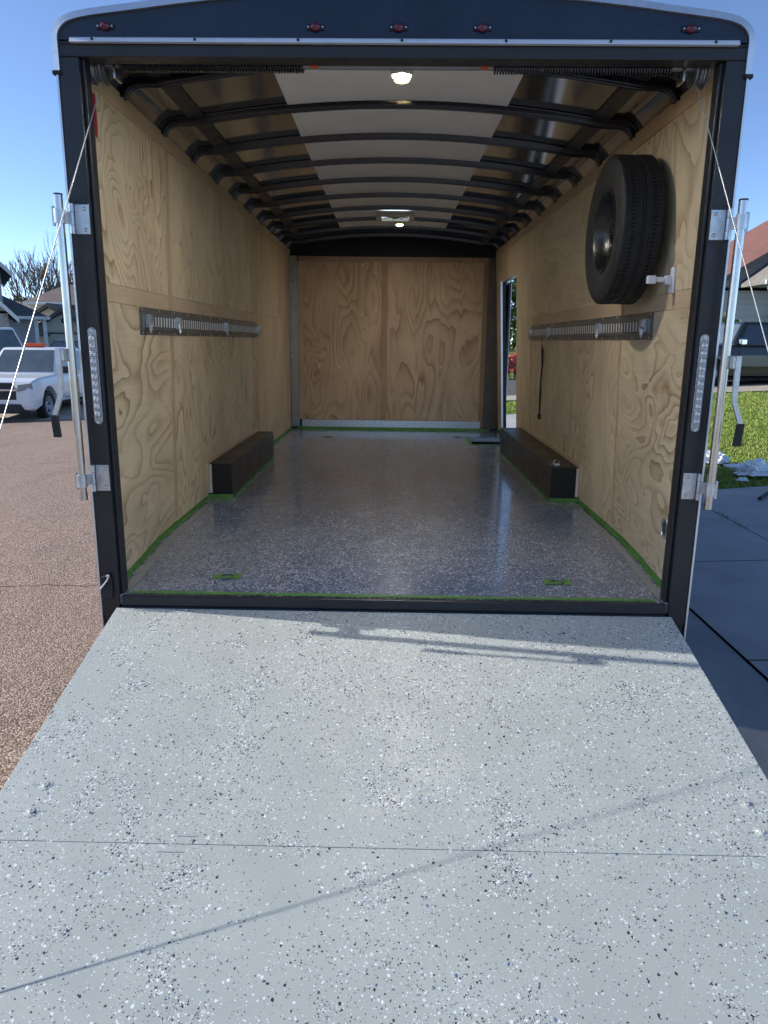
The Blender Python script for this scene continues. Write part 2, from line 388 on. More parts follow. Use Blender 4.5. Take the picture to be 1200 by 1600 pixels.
# ================================================================== TRAILER
L = 6.33
def cx_(y, z): return -(.003+.004*max(0, z))*y
def WX(side, y, z): return cx_(y, z)+side*(1.26+.065*(1-max(0, z)/2.18)*ss(y/1.1))
TR = empty('enclosed_trailer', 'black enclosed cargo trailer with open rear ramp and plywood lined interior', 'trailer')
tr = lambda mb, name, mat, par=None, **k: mb.build(name, mat, par or TR, **k)

def wsheet(mb, side, y0, y1, z0, z1, o0, o1, ny=None):
    """slab following the wall: o0 inner offset into room, o1 outer"""
    ny = ny or max(2, int(abs(y1-y0)/.2)); vs = []; fs = []
    for i in range(ny+1):
        y = y0+(y1-y0)*i/ny
        for z in (z0, z1):
            for o in (o0, o1): vs.append((WX(side, y, z)-side*o, y, z))
    for i in range(ny):
        a, b = i*4, i*4+4
        fs += [(a, b, b+2, a+2), (a+1, a+3, b+3, b+1), (a, a+1, b+1, b), (a+2, b+2, b+3, a+3)]
    fs += [(0, 2, 3, 1), (ny*4, ny*4+1, ny*4+3, ny*4+2)]
    return mb.add(vs, fs)

# ---- walls: outer skin, backing, plywood sheets
DY0, DY1, DZ = 4.84, 5.82, 1.80
for side in (-1, 1):
    mb = MB()
    if side < 0: wsheet(mb, side, .0, L+.1, -.30, 2.2, -.028, -.04)
    else:
        wsheet(mb, side, .0, DY0-.02, -.30, 2.2, -.028, -.04); wsheet(mb, side, DY1+.02, L+.1, -.30, 2.2, -.028, -.04); wsheet(mb, side, DY0-.02, DY1+.02, DZ+.02, 2.2, -.028, -.04)
    tr(mb, 'side_skin', M['black'])
    mb = MB()
    for (a, b, c, d) in ([(0, L, -.05, 2.178)] if side < 0 else [(0, DY0, -.05, 2.178), (DY1, L, -.05, 2.178), (DY0, DY1, DZ, 2.178)]):
        wsheet(mb, side, a, b, c, d, -.008, -.026)
    tr(mb, 'wall_backing', M['dark'])
def ply(side, y0, y1, z0, z1, seed, vert, th=.0, **k):
    g = .0009
    o = tr(wsheet(MB(), side, y0+g, y1-g, z0+g, z1-g, th, -.007), 'plywood_sheet', ply_mat('plywood_grain', seed, vert, **k))
    return o
plain = (.60, .45, .285)
# left wall
ply(-1, .0, 1.25, 1.345, 2.11, 1.3, True, bands=9, contrast=1, warp=.8)
ply(-1, .0, 1.25, 1.265, 1.345, 2.9, False, contrast=.12, base=plain)
ply(-1, .0, 1.25, .0, 1.265, 3.7, False, bands=7.5, contrast=1, freq=.85)
ply(-1, 1.25, 3.72, 1.345, 2.11, 5.2, True, bands=7, contrast=.6)
ply(-1, 1.25, 3.72, 1.265, 1.345, 6.9, False, contrast=.12, base=plain)
ply(-1, 1.25, 3.72, .0, 1.265, 8.4, True, bands=9, contrast=.95, freq=1.2, warp=.8)
ply(-1, 3.72, L, .0, 1.345, 9.1, True, bands=8, contrast=.6, base=(.58, .425, .26))
ply(-1, 3.72, L, 1.345, 2.11, 10.1, True, bands=8, contrast=.4, base=(.58, .425, .26))
# right wall
ply(1, .0, 1.25, 1.345, 2.11, 11.3, True, bands=8, contrast=.85)
ply(1, .0, 1.25, 1.265, 1.345, 12.9, False, contrast=.12, base=plain)
ply(1, .0, 1.25, .0, 1.265, 13.7, False, bands=8.5, contrast=1.0, freq=1.1, warp=.8)
ply(1, 1.25, 3.98, 1.345, 2.11, 15.2, False, bands=8, contrast=.4)
ply(1, 1.25, 3.98, 1.265, 1.345, 16.9, False, contrast=.12, base=plain)
ply(1, 1.25, 3.98, .0, 1.265, 18.4, True, bands=7, contrast=.7)
ply(1, 3.98, DY0, .0, 1.345, 19.1, True, bands=6, contrast=.35)
ply(1, 3.98, DY0, 1.345, 2.11, 20.1, True, bands=6, contrast=.3)
ply(1, DY1, L, .0, 2.11, 21.1, True, bands=6, contrast=.4)
ply(1, DY0, DY1, DZ, 2.11, 22.1, True, bands=4, contrast=.3)
M['strip'] = ply_mat('plain_batten_wood', 31, False, base=(.60, .44, .28), contrast=.25, bands=5)
M['stripv'] = ply_mat('upright_batten_wood', 37, True, base=(.56, .41, .26), contrast=.25, bands=5)
M['stripd'] = ply_mat('reddish_batten_wood', 33, True, base=(.44, .28, .18), contrast=.3, bands=5, plane='xz')
for side, y in ((-1, 1.25), (1, 1.25)):
    w = .028 if side < 0 else .014
    for za, zb in ((.045, 1.125), (1.2655, 2.108)): tr(wsheet(MB(), side, y-w, y+w, za, zb, .004, -.001, 2), 'batten', M['stripv'])
tr(wsheet(MB(), 1, 3.99, 4.03, .045, 1.26, .004, -.001, 2), 'batten', M['stripv'])
for side in (-1, 1): tr(wsheet(MB(), side, .0, L, 2.11, 2.182, .008, -.007), 'top_board', M['strip'])
mb = MB(); rs = random.Random(5)
for side in (-1, 1):
    for y in (.32, .72, 1.19, 1.31, 1.8, 2.4, 3.0, 3.6):
        for z in (.10, .62, 1.22, 1.37, 1.75, 2.06):
            if (side < 0 and .1 < z < 1.3 and z > 1.1 and y > .7) or rs.random() < .35 or (z < .3 and 1.95 < y): continue
            zz = z+rs.uniform(-.02, .02); yy = y+rs.uniform(-.02, .02); x = WX(side, yy, zz); mb.cyl((x+side*.001, yy, zz), (x-side*.0008, yy, zz), .0045, 8)
bsplit(mb, 'screw', M['track'], TR)
# ---- back wall
def bx(mb, x0, x1, y0, y1, z0, z1): return mb.box(x0, x1, y0, y1, z0, z1)
YB = L-.02
tr(bx(MB(), -1.40, 1.34, YB+.02, YB+.10, -.3, 2.5), 'nose_wall', M['black'])
wk = dict(plane='xz', base=(.60, .42, .255), st=.4)
tr(bx(MB(), -1.17, -.198, YB, YB+.018, .12, 2.05), 'plywood_sheet', ply_mat('front_plywood', 41, True, bands=8, contrast=.85, freq=1.1, **wk))
tr(bx(MB(), -.128, 1.05, YB, YB+.018, .12, 2.05), 'plywood_sheet', ply_mat('front_plywood', 47, True, bands=7, contrast=.9, freq=1.2, **wk))
tr(bx(MB(), -.196, -.130, YB-.004, YB+.016, .12, 2.05), 'batten', M['stripd'])
tr(bx(MB(), -1.22, 1.11, YB-.003, YB+.017, 2.052, 2.11), 'top_board', M['stripd'])
tr(bx(MB(), -1.235, -1.172, YB+.001, YB+.019, .125, 2.05), 'batten', ply_mat('edge_board', 51, True, contrast=.3, **wk))
tr(bx(MB(), 1.052, 1.112, YB+.001, YB+.019, .04, 2.05), 'batten', ply_mat('edge_board', 53, True, contrast=.3, plane='xz', base=(.33, .22, .13)))
tr(bx(MB(), -1.30, 1.26, YB-.045, YB+.019, 2.112, 2.40), 'nose_header', M['dark'])
tr(bx(MB(), -1.335, -1.237, YB-.02, YB+.019, .03, 2.11), 'corner_post', paint('brushed_corner_metal', (.42, .40, .37), .26, .9, .06, 1))
tr(bx(MB(), 1.114, 1.29, YB-.02, YB+.019, .03, 2.11), 'corner_post', paint('dark_corner_metal', (.10, .085, .07), .4, .3, .2, 4))
# diamond plate kick strip
t = NT('diamond_plate'); co = t.co()
w1 = t.n('TexWave'); w1.wave_type = 'BANDS'; w1.bands_direction = 'X'; t.l(t.mp(co, (1, 1, 1), (0, rad(45), 0)), w1.inputs[0]); w1.inputs['Scale'].default_value = 9
w2 = t.n('TexWave'); w2.wave_type = 'BANDS'; w2.bands_direction = 'X'; t.l(t.mp(co, (1, 1, 1), (0, rad(-45), 0)), w2.inputs[0]); w2.inputs['Scale'].default_value = 9
h = t.math('MULTIPLY', t.mr(w1.outputs['Fac'], .5, .8, 0, 1), t.mr(w2.outputs['Fac'], .35, .7, 0, 1))
t.bump(h, 1, .006); M['diamond'] = t.out(t.mix(h, (.55, .58, .62), (.95, .96, .98)), .3, .5)
tr(bx(MB(), -1.205, 1.075, YB-.006, YB-.0005, .03, .118), 'diamond_plate_strip', M['diamond'])
mb = MB()
for x, z in ((-.86, 2.02), (-.43, 2.02), (-.44, 1.42), (-.98, .79), (.55, .79), (-.72, .78)): mb.cyl((x, YB-.004, z), (x, YB+.002, z), .009, 8)
bsplit(mb, 'screw', M['white'], TR)

# ---- floor with a step well by the side door
SX0, SX1, SY0, SY1 = .86, 1.14, 5.02, 5.66
mb = MB()
def fl(x0, x1, y0, y1): mb.box(x0, x1, y0, y1, -.045, 0)
fl(-1.265, 1.265, .0, .25); fl(-1.34, SX0, .25, L); fl(SX0, 1.30, .25, SY0); fl(SX0, 1.30, SY1, L); fl(SX1+.12, 1.30, SY0, SY1)
tr(mb, 'floor', M['floor'])
mb = MB(); mb.box(SX0, SX1+.12, SY0, SY1, -.24, -.22); mb.box(SX0-.01, SX0, SY0, SY1, -.22, -.046); mb.box(SX0, SX1+.12, SY1, SY1+.01, -.22, -.046); mb.box(SX0, SX1+.12, SY0-.01, SY0, -.22, -.046)
tr(mb, 'step_well', M['dark'])
tr(MB().box(SX0+.02, SX1+.12, SY1-.025, SY1-.002, -.05, -.012), 'step_edge', M['alu'])
tr(MB().box(-1.28, 1.28, .12, L, -.42, -.25), 'chassis', M['dark'])
# unflaked border line and green tape round the floor
mb = MB()
for side in (-1, 1):
    y1 = 1.9
    for a, b in ((.05, 1.9),):
        n = 10
        for i in range(n):
            ya, yb = a+(b-a)*i/n, a+(b-a)*(i+1)/n
            xa, xb = WX(side, ya, 0), WX(side, yb, 0)
            mb.add([(xa-side*.035, ya, .0012), (xa-side*.075, ya, .0012), (xb-side*.075, yb, .0012), (xb-side*.035, yb, .0012)], [(0, 1, 2, 3)])
            mb.add([(xa-side*.150, ya, .0012), (xa-side*.156, ya, .0012), (xb-side*.156, yb, .0012), (xb-side*.150, yb, .0012)], [(0, 1, 2, 3)])
for x0, x1, s in ((-1.14, -1.055, -1), (1.0, 1.08, 1)):
    mb.box(x0, x1, 1.9, 4.0, .0006, .0016)
mb.box(-1.33, -1.05, 1.86, 1.97, .0006, .0018); mb.box(1.0, 1.33, 1.88, 1.99, .0006, .0018)
bsplit(mb, 'floor_border', M['floorplain'], TR)
for side in (-1, 1):
    for a, b in (((.0, 2.0), (3.93, L)) if side < 0 else ((.0, 2.03), (DY1+.05, L))):
        mb = MB(); wsheet(mb, side, a, b, .001, .026, .0015, -.0005)
        n = max(3, int((b-a)/.15))
        for i in range(n):
            ya, yb = a+(b-a)*i/n, a+(b-a)*(i+1)/n; wa, wb = .012+.010*random.random(), .012+.010*random.random()
            if i == 0: wprev = wa
            xa, xb = WX(side, ya, 0), WX(side, yb, 0)
            mb.add([(xa, ya, .003), (xa-side*wprev, ya, .003), (xb-side*wb, yb, .003), (xb, yb, .003)], [(0, 1, 2, 3)]); wprev = wb
        tr(mb, 'masking_tape', M['tape'])
mb = MB(); n = 24; wp = .03
for i in range(n):
    xa, xb = -1.17+2.33*i/n, -1.17+2.33*(i+1)/n; wb = .028+.014*random.random()
    mb.add([(xa, .012, .003), (xb, .012, .003), (xb, .012+wb, .003), (xa, .012+wp, .003)], [(0, 1, 2, 3)]); wp = wb
tr(mb, 'masking_tape', M['tape'])
mb = MB(); mb.box(-1.30, SX0, L-.12, L-.03, .001, .003); mb.box(SX0-.04, SX0-.002, SY0-.05, SY1, .0015, .0035); mb.box(SX0, 1.2, SY0-.05, SY0-.002, .0015, .0035)
mb.box(-1.27, 1.2, L-.026, L-.021, .0, .03)
tr(mb, 'masking_tape', M['tape'])
# tie-down rings with their squares of tape
for x, y in ((-.795, .27), (.78, .262), (-.80, 5.50), (.74, 5.62)):
    mb = MB(); mb.add([(x-.066, y-.036, .003), (x+.062, y-.039, .003), (x+.068, y+.04, .003), (x-.06, y+.037, .003)], [(0, 1, 2, 3)])
    rg = tr(MB().lathe((x, y, .0), (0, 0, 1), [(.0, .034), (.006, .034), (.006, .026), (.002, .022), (.002, .0)], 24), 'tie_down_ring', M['track'], smooth=True)
    mb.build('masking_tape', M['tape'], rg)
    MB().tube([(x+.023*math.cos(w), y+.018*math.sin(w)+.002, .008+.003*math.sin(w)) for w in [PI*k/8-.1 for k in range(9)]], .004, 6).build('ring', M['steel'], rg, True)

# ---- wheel boxes
M['box'] = paint('black_wheel_box', (.012, .0115, .0115), .34, 0, .12, 2)
for side, xi0, xi1, y0, y1 in ((-1, -1.155, -1.175, 2.03, 3.92), (1, 1.105, 1.085, 2.06, 4.50)):
    zt = .252; xw = WX(side, y0, 0)+side*.0; vs = [(xi0, y0, .0), (xi1, y1, 0), (xw, y1, 0), (xw, y0, 0)]
    vs += [(a, b, zt) for a, b, c in vs]
    o = tr(MB().add(vs, [(0, 1, 2, 3), (4, 5, 6, 7), (0, 1, 5, 4), (1, 2, 6, 5), (2, 3, 7, 6), (3, 0, 4, 7)]), 'wheel_box', M['box'], bevel=.004)
    mb = MB(); mb.box(xi0, xw, y0-.003, y0-.0005, .001, .030)
    s = -side
    mb.add([(xi0+s*.002, y0-.003, .001), (xi1+s*.002, y1, .001), (xi1+s*.002, y1, .020), (xi0+s*.002, y0-.003, .026)], [(0, 1, 2, 3)])
    mb.build('masking_tape', M['tape'], o)
    mb = MB(); wsheet(mb, side, y0-.045, y0-.005, .045, zt+.03, .012, .0, 2); wsheet(mb, side, y0-.005, y1, zt+.002, zt+.03, .012, .0)
    mb.build('trim_strip', M['strip'], o)
    MB().box(WX(side, y0, .1)-side*.012, WX(side, y0, .1)-side*.03, y0-.012, y0-.0035, .042, zt-.005).build('edge_strip', M['offwhite'], o)

# ---- roof: skin, white centre panel, bows, longitudinal seam strips
def prof(off=0, n=28):
    """right half-to-left half ceiling profile, off = inward offset"""
    pts = [(1.272-off, 2.165)]+[(1.170+(.102-off)*math.cos(rad(a)), 2.150+(.102-off)*math.sin(rad(a))) for a in (15, 30, 45, 60, 75, 88)]
    xs = np.linspace(1.08, 0, n//2)
    pts += [(x, 2.345-.078*x*x-off) for x in xs]
    return pts+[(-x, z) for x, z in pts[-2::-1]]
def sweep(mb, p_in, p_out, y0, y1, ny=1):
    n = len(p_in); vs = []; fs = []
    for j in range(ny+1):
        y = y0+(y1-y0)*j/ny
        for p in (p_in, p_out):
            for x, z in p: vs.append((x+cx_(y, z), y, z))
    for j in range(ny):
        a, b = j*2*n, (j+1)*2*n
        for i in range(n-1): fs += [(a+i, a+i+1, b+i+1, b+i), (a+n+i, b+n+i, b+n+i+1, a+n+i+1)]
        fs += [(a, b, b+n, a+n), (a+n-1, a+2*n-1, b+2*n-1, b+n-1)]
    a = 0
    for i in range(n-1): fs.append((i, i+n, i+n+1, i+1)); o = ny*2*n; fs.append((o+i, o+i+1, o+n+i+1, o+n+i))
    return mb.add(vs, fs)
out = [(x*1.028+(.0 if abs(x) < 1.1 else .0), z+.034) for x, z in prof(0)]
out[0] = (1.305, 2.15); out[-1] = (-1.305, 2.15)
tr(sweep(MB(), prof(0), out, .03, L+.08, 8), 'roof_skin', M['skin'], smooth=True)
pc = [(x, 2.345-.078*x*x) for x in np.linspace(.575, -.575, 15)]
VY0, VY1, VX0, VX1 = 4.36, 4.74, -.22, .15
mb = MB(); BY = [.57+.607*k for k in range(10)]
sweep(mb, [(x, z-.009) for x, z in pc], [(x, z-.001) for x, z in pc], .05, 5.62, 8)
tr(mb, 'ceiling_panel', M['luan'], smooth=True)
for side in (-1, 1):   # seam strip where roof arch meets the cove
    ps = [(side*x, 2.345-.078*x*x) for x in (1.10, 1.06, 1.02)]
    tr(sweep(MB(), [(x, z-.010) for x, z in ps], [(x, z-.002) for x, z in ps], .08, L-.06, 8), 'seam_strip', M['post'])
for yb in BY:
    mb = MB(); XS = [(-.036, .002), (-.029, .004), (-.027, .010), (-.026, .029), (-.0235, .0355), (-.019, .038), (-.0145, .0355), (-.012, .030), (0, .029)]
    XS = XS+[(-t_, o_) for t_, o_ in XS[-2::-1]]; vs = []; fs = []
    for t_, o_ in XS:
        p = prof(o_); n = len(p); vs += [(x+cx_(yb+t_, z), yb+t_, z) for x, z in p]
    for a in range(len(XS)-1):
        for i in range(n-1): fs.append((a*n+i, a*n+i+1, a*n+n+i+1, a*n+n+i))
    mb.add(vs, fs)
    tr(mb, 'roof_bow', M['bow'], smooth=True, autos=25)

# ---- rear frame: posts, header, sill
for side in (-1, 1):
    mb = MB()
    mb.box(side*1.292, side*1.213, -.035, .045, -.10, 2.14)
    mb.box(side*1.2128, side*1.200, -.012, .045, -.05, 2.14)
    mb.box(side*1.292, side*1.262, .0455, .16, -.1, 2.14)
    mb.box(side*1.205, side*1.290, -.028, .04, -.1795, -.1005)
    tr(mb, 'rear_post', M['post'], bevel=.004)
    mb = MB().box(side*1.3005, side*1.2925, -.040, .06, -.165, 2.12)
    tr(mb, 'edge_trim', M['alu'])
# header: flat face between the door opening and the roof arch
arc = [(1.285, 2.195), (1.2835, 2.208), (1.279, 2.222), (1.2705, 2.236), (1.258, 2.249), (1.243, 2.260), (1.224, 2.268), (1.195, 2.276), (1.15, 2.284), (1.08, 2.2925)]+[(x, 2.368-.0665*x*x) for x in np.linspace(.98, 0, 12)]
arc = arc+[(-x, z) for x, z in arc[-2::-1]]
tr(MB().prism([(1.285, -.030, 2.20)]+[(x, -.030, z) for x, z in arc[1:-1]]+[(-1.285, -.030, 2.20)], (0, .07, 0)), 'header_panel', M['black'])
mb = MB().box(-1.29, 1.29, -.034, .045, 2.1405, 2.184); mb.box(-1.29, 1.29, -.026, .045, 2.1845, 2.1995)
tr(mb, 'header_beam', M['post'], bevel=.005)
mb = MB().prism([(-1.236, -.050, 2.1975), (-1.236, -.044, 2.203), (-1.236, -.0305, 2.203), (-1.236, -.0305, 2.186), (-1.236, -.056, 2.184)], (2.485, 0, 0))
tr(mb, 'drip_rail', paint('satin_white_metal', (.74, .76, .80), .45, .25, .06, 6))
mb = MB()
for k in range(7): x = -1.15+k*.385; mb.cyl((x, -.050, 2.193), (x, -.0565, 2.194), .005, 8)
bsplit(mb, 'rivet', M['dark'], TR)
# arched silver edge trim
a2 = [(1.2985, 2.085), (1.2985, 2.15)]+[(x*1.008+.004, z+.006) for x, z in arc[:-12]][:20]
a2 = [p for p in a2 if p[0] > .02]+[(0.0, 2.376)]; a2 = a2+[(-x, z) for x, z in a2[-2::-1]]
mb = MB(); n = len(a2); vs = []
for i, (x, z) in enumerate(a2):
    p, q = a2[max(0, i-1)], a2[min(n-1, i+1)]; d = Vector((q[0]-p[0], q[1]-p[1])).normalized(); nr = Vector((d.y, -d.x))
    if nr.dot(Vector((x, z-1.5))) < 0: nr = -nr
    for dn, y in ((-.014, -.044), (.010, -.040), (.012, .08), (-.003, .08)): vs.append((x+nr.x*dn, y, z+nr.y*dn))
fs = []
for i in range(n-1):
    for k in range(4): fs.append((i*4+k, i*4+(k+1) % 4, i*4+4+(k+1) % 4, i*4+4+k))
fs += [(0, 1, 2, 3), tuple(range(n*4-4, n*4))[::-1]]
tr(mb.add(vs, fs), 'arched_edge_trim', M['alu'], smooth=True)
for side in (-1, 1): tr(MB().box(side*1.282, side*1.314, -.046, -.02, 2.077, 2.092), 'trim_cap', M['rubber'], bevel=.003)
mb = MB().box(-1.2, 1.2, -.022, .010, -.046, .001); mb.box(-1.2, 1.2, -.0225, .04, -.12, -.0465)
tr(mb, 'rear_sill', M['post'], bevel=.006)
# marker lights
for x in (-1.104, -.317, -.008, .303, 1.071):
    o = tr(MB().box(x-.034, x+.034, -.037, -.031, 2.233, 2.252), 'marker_light', M['rim'], bevel=.004)
    MB().lathe((x, -.037, 2.2425), (0, -1, 0), [(0, .0155), (.008, .0135), (.014, .008), (.016, 0)], 16).xf(Matrix.Translation((x, 0, 0)) @ Matrix.Diagonal((1.35, 1, 1, 1)) @ Matrix.Translation((-x, 0, 0))).build('lens', M['redlens'], o, True)
    mb = MB()
    for s in (-1, 1): mb.cyl((x+s*.027, -.0375, 2.2425), (x+s*.027, -.040, 2.2425), .003, 8)
    bsplit(mb, 'screw', M['alu'], o)
# tail lights: clear LED strips
for s in (-1, 1):
    x, z0, z1, r = s*1.241, .757, 1.152, .0175
    def stad(r, y, zz0, zz1, m=10):
        return [(x+r*math.cos(w), y, zz1-r+r*math.sin(w)) for w in [PI*k/m for k in range(m+1)]]+[(x-r*math.cos(w), y, zz0+r-r*math.sin(w)) for w in [PI*k/m for k in range(m+1)]]
    o = tr(MB().prism(stad(r, -.035, z0, z1), (0, -.008, 0)), 'tail_light', M['clear'], bevel=.002)
    MB().prism(stad(r*.78, -.0432, z0+.028, z1-.028), (0, -.006, 0)).build('lens', M['clear'], o, bevel=.003)
    mb = MB()
    for k in range(11): z = z0+.045+k*(z1-z0-.09)/10; mb.lathe((x, -.0494, z), (0, -1, 0), [(0, .0112), (.0035, .009), (.001, .005), (.003, .0)], 14)
    bsplit(mb, 'led', M['led'], o, smooth=True)
    mb = MB()
    for z in (z0+.013, z1-.013): mb.lathe((x, -.0432, z), (0, -1, 0), [(0, .008), (.003, .007), (.003, .003), (.001, 0)], 12)
    bsplit(mb, 'screw', M['steel'], o, smooth=True)
# locking bars
for s in (-1, 1):
    X = s*1.302
    o = tr(MB().tube([(X, -.062, .447), (X, -.062, 1.0), (X, -.062, 1.640)], .0165, 20), 'lock_bar', M['steel'], smooth=True)
    MB().cyl((X, -.062, 1.6405), (X, -.062, 1.646), .0172, 20).build('end_cap', M['rubber'], o)
    for z0, z1 in ((.472, .585), (1.508, 1.620)):
        mb = MB().box(s*1.215, s*1.272, -.041, -.0355, z0, z1)
        h = o2 = mb.build('hinge_bracket', M['zinc'], o, bevel=.0022)
        mb = MB(); zc = (z0+z1)/2
        mb.cyl((s*1.279, -.004, z0), (s*1.279, -.004, z0+.030), .0095, 14); mb.cyl((s*1.279, -.004, z1-.030), (s*1.279, -.004, z1), .0095, 14)
        mb.cyl((s*1.279, -.004, z0+.032), (s*1.279, -.004, z1-.032), .0085, 14)
        mb.prism([(s*1.281, .0, z0+.034), (s*1.300, -.050, z0+.034), (s*1.300, -.062, z0+.034), (s*1.279, -.010, z0+.034)], (0, 0, z1-z0-.068))
        mb.lathe((X, -.062, z0+.03), (0, 0, 1), [(0, .0166), (0, .0215), (z1-z0-.06, .0215), (z1-z0-.06, .0166)], 18)
        mb.box(X+s*.016, X+s*.026, -.070, -.055, z0+.02, z1-.02)
        mb.build('knuckle', M['zinc'], o, True, 0)
        mb = MB()
        for zz in (z0+.017, z1-.017): mb.lathe((s*1.233, -.0412, zz), (0, -1, 0), [(0, .0085), (.0035, .0075), (.005, .003), (.004, 0)], 10)
        bsplit(mb, 'bolt', M['steel'], o, smooth=True)
    # lever handle: pivot lug, crank and rubber grip
    mb = MB().box(X+s*.010, X+s*.036, -.108, -.045, 1.018, 1.068)
    mb.lathe((X+s*.030, -.050, 1.048), (0, -1, 0), [(0, .014), (.06, .014)], 14)
    mb.build('handle_lug', M['zinc'], o, bevel=.004)
    pts = [(X+s*.032, 1.068), (X+s*.034, .893), (X+s*.066, .812), (X+s*.072, .785)]
    mb = MB()
    for (xa, za), (xb, zb) in zip(pts[:-1], pts[1:]):
        mb.add([(xa-.010, -.112, za), (xa+.010, -.112, za), (xb+.010, -.112, zb), (xb-.010, -.112, zb), (xa-.010, -.101, za), (xa+.010, -.101, za), (xb+.010, -.101, zb), (xb-.010, -.101, zb)],
               [(0, 1, 2, 3), (4, 7, 6, 5), (0, 4, 5, 1), (1, 5, 6, 2), (2, 6, 7, 3), (3, 7, 4, 0)])
    mb.build('handle', M['zinc'], o)
    mb = MB().add([(X+s*.058, -.117, .806), (X+s*.084, -.117, .806), (X+s*.084, -.096, .806), (X+s*.058, -.096, .806), (X+s*.050, -.117, .716), (X+s*.078, -.117, .716), (X+s*.078, -.096, .716), (X+s*.050, -.096, .716)],
                  [(0, 1, 2, 3), (4, 5, 6, 7), (0, 1, 5, 4), (1, 2, 6, 5), (2, 3, 7, 6), (3, 0, 4, 7)])
    mb.build('grip', M['rubber'], o, bevel=.003)
# spring assist: shaft, coils, drums and cables
sp = tr(MB().cyl((-1.19, .115, 2.152), (1.17, .115, 2.152), .012, 12), 'spring_shaft', M['track'], smooth=True)
for x0, x1, r in ((-1.10, -.38, .022), (.36, 1.05, .022)):
    n = 62; m = 9; pts = []
    for i in range(n*m+1): w = 2*PI*i/m; pts.append((x0+(x1-x0)*i/(n*m), .115+r*math.cos(w), 2.152+r*math.sin(w)))
    MB().tube(pts, .0042, 5).build('torsion_spring', M['bow'], sp, True)
for s, x in ((-1, -1.185), (1, 1.165)):
    d = tr(MB().lathe((x-.028, .125, 2.140), (1, 0, 0), [(0, .012), (0, .056), (.005, .056), (.008, .044), (.014, .041), (.017, .045), (.022, .041), (.028, .045), (.034, .041), (.040, .044), (.044, .058), (.049, .058), (.052, .03), (.056, .03), (.056, 0)], 28), 'cable_drum', M['track'], smooth=True)
    MB().box(x-s*.07-.004, x-s*.07+.004, .09, .16, 2.10, 2.18).build('drum_plate', M['steel'], d)
    a = Vector((s*1.178 if s < 0 else 1.160, .12, 2.088)); b = Vector((s*1.266, -1.784, -.473))
    c = tr(MB().tube([a+Vector((0, .02, .05)), a, b], .0019, 8), 'lift_cable', M['cable'], smooth=True)
    # eye bracket on the ramp edge
    MB().box(b.x-.006, b.x+.006, b.y-.05, b.y+.03, b.z-.02, b.z+.03).build('cable_bracket', M['zinc'], c)
for x in (-.335, .3235):
    tr(MB().prism([(x-.014, .088, 2.172), (x+.014, .088, 2.172), (x+.016, .086, 2.135), (x-.010, .086, 2.133)], (0, -.003, 0)), 'orange_tag', M['orange'])
    k = tr(MB().box(x-.006, x+.006, .084, .0848, 2.147, 2.151), 'tag_print', M['dark'])
# slam latch at the foot of the left post
o = tr(MB().prism([(-1.285, -.036, .085), (-1.248, -.036, .10), (-1.236, -.036, .075), (-1.238, -.036, -.005), (-1.252, -.036, -.022), (-1.285, -.036, -.015)], (0, -.014, 0)), 'post_latch', M['rubber'], bevel=.003)
MB().tube([(-1.285, -.060, .035), (-1.255, -.058, .072), (-1.246, -.058, .088)], .004, 8).build('latch_wire', M['steel'], o, True)
MB().lathe((-1.250, -.05, .092), (0, -1, 0), [(0, .010), (.006, .009), (.008, 0)], 12).build('latch_knob', M['steel'], o, True)
# ---- ramp door
th = .2202; zr = -.0506; RL = 2.0
def rp(x, s, h=0): return (x, -.03-s*math.cos(th)+h*math.sin(th)*-1, zr-s*math.sin(th)+h*math.cos(th))
def slab(mb, x0, x1, s0, s1, h0, h1):
    return mb.add([rp(x0, s0, h0), rp(x1, s0, h0), rp(x1, s1, h0), rp(x0, s1, h0), rp(x0, s0, h1), rp(x1, s0, h1), rp(x1, s1, h1), rp(x0, s1, h1)],
                  [(0, 1, 2, 3), (4, 7, 6, 5), (0, 4, 5, 1), (1, 5, 6, 2), (2, 6, 7, 3), (3, 7, 4, 0)])
rd = tr(slab(MB(), -1.22, 1.22, .0, 1.2192, -.02, 0), 'ramp_door', M['ramp'], bevel=.0015)
slab(MB(), -1.22, 1.22, 1.2203, RL, -.02, -.0004).build('lower_board', M['ramp'], rd, bevel=.0015)
mb = slab(MB(), -1.214, 1.214, .0, RL, -.05, -.0205); slab(mb, -1.235, 1.235, RL, RL+.02, -.055, -.004)
mb.build('ramp_frame', M['rampside'], rd)
slab(MB(), -1.2, 1.2, RL+.022, RL+.22, -.05, -.03).build('ramp_flap', M['ramp'], rd)
for x, s in ((-1.087, 1.012), (-1.085, 1.115), (1.109, 1.03), (1.109, 1.135)):
    n = Vector((0, -math.sin(th), math.cos(th))); mb = MB(); a = random.random()*3
    mb.lathe(rp(x, s, 0), n, [(-.001, .022), (.0012, .020), (.002, .014), (.0012, .0135), (.0035, .010), (.0055, .008), (.006, .004), (.004, .0025), (.004, 0)], 20)
    mb.build('bolt', M['ramp'], rd, True)
    mb = MB(); slab(mb, x-.045, x-.022, s-.003, s+.001, -.001, .0012); slab(mb, x+.022, x+.044, s-.004, s+.0, -.001, .0012); bsplit(mb, 'bolt_slot', M['rampside'], rd)
# small trowel marks near the seam
mb = MB()
for x, s, l in ((-.62, 1.19, .06), (-.66, 1.245, .07)): slab(mb, x, x+l, s, s+.0035, -.001, .0015)
bsplit(mb, 'paint_drip', M['rampside'], rd)
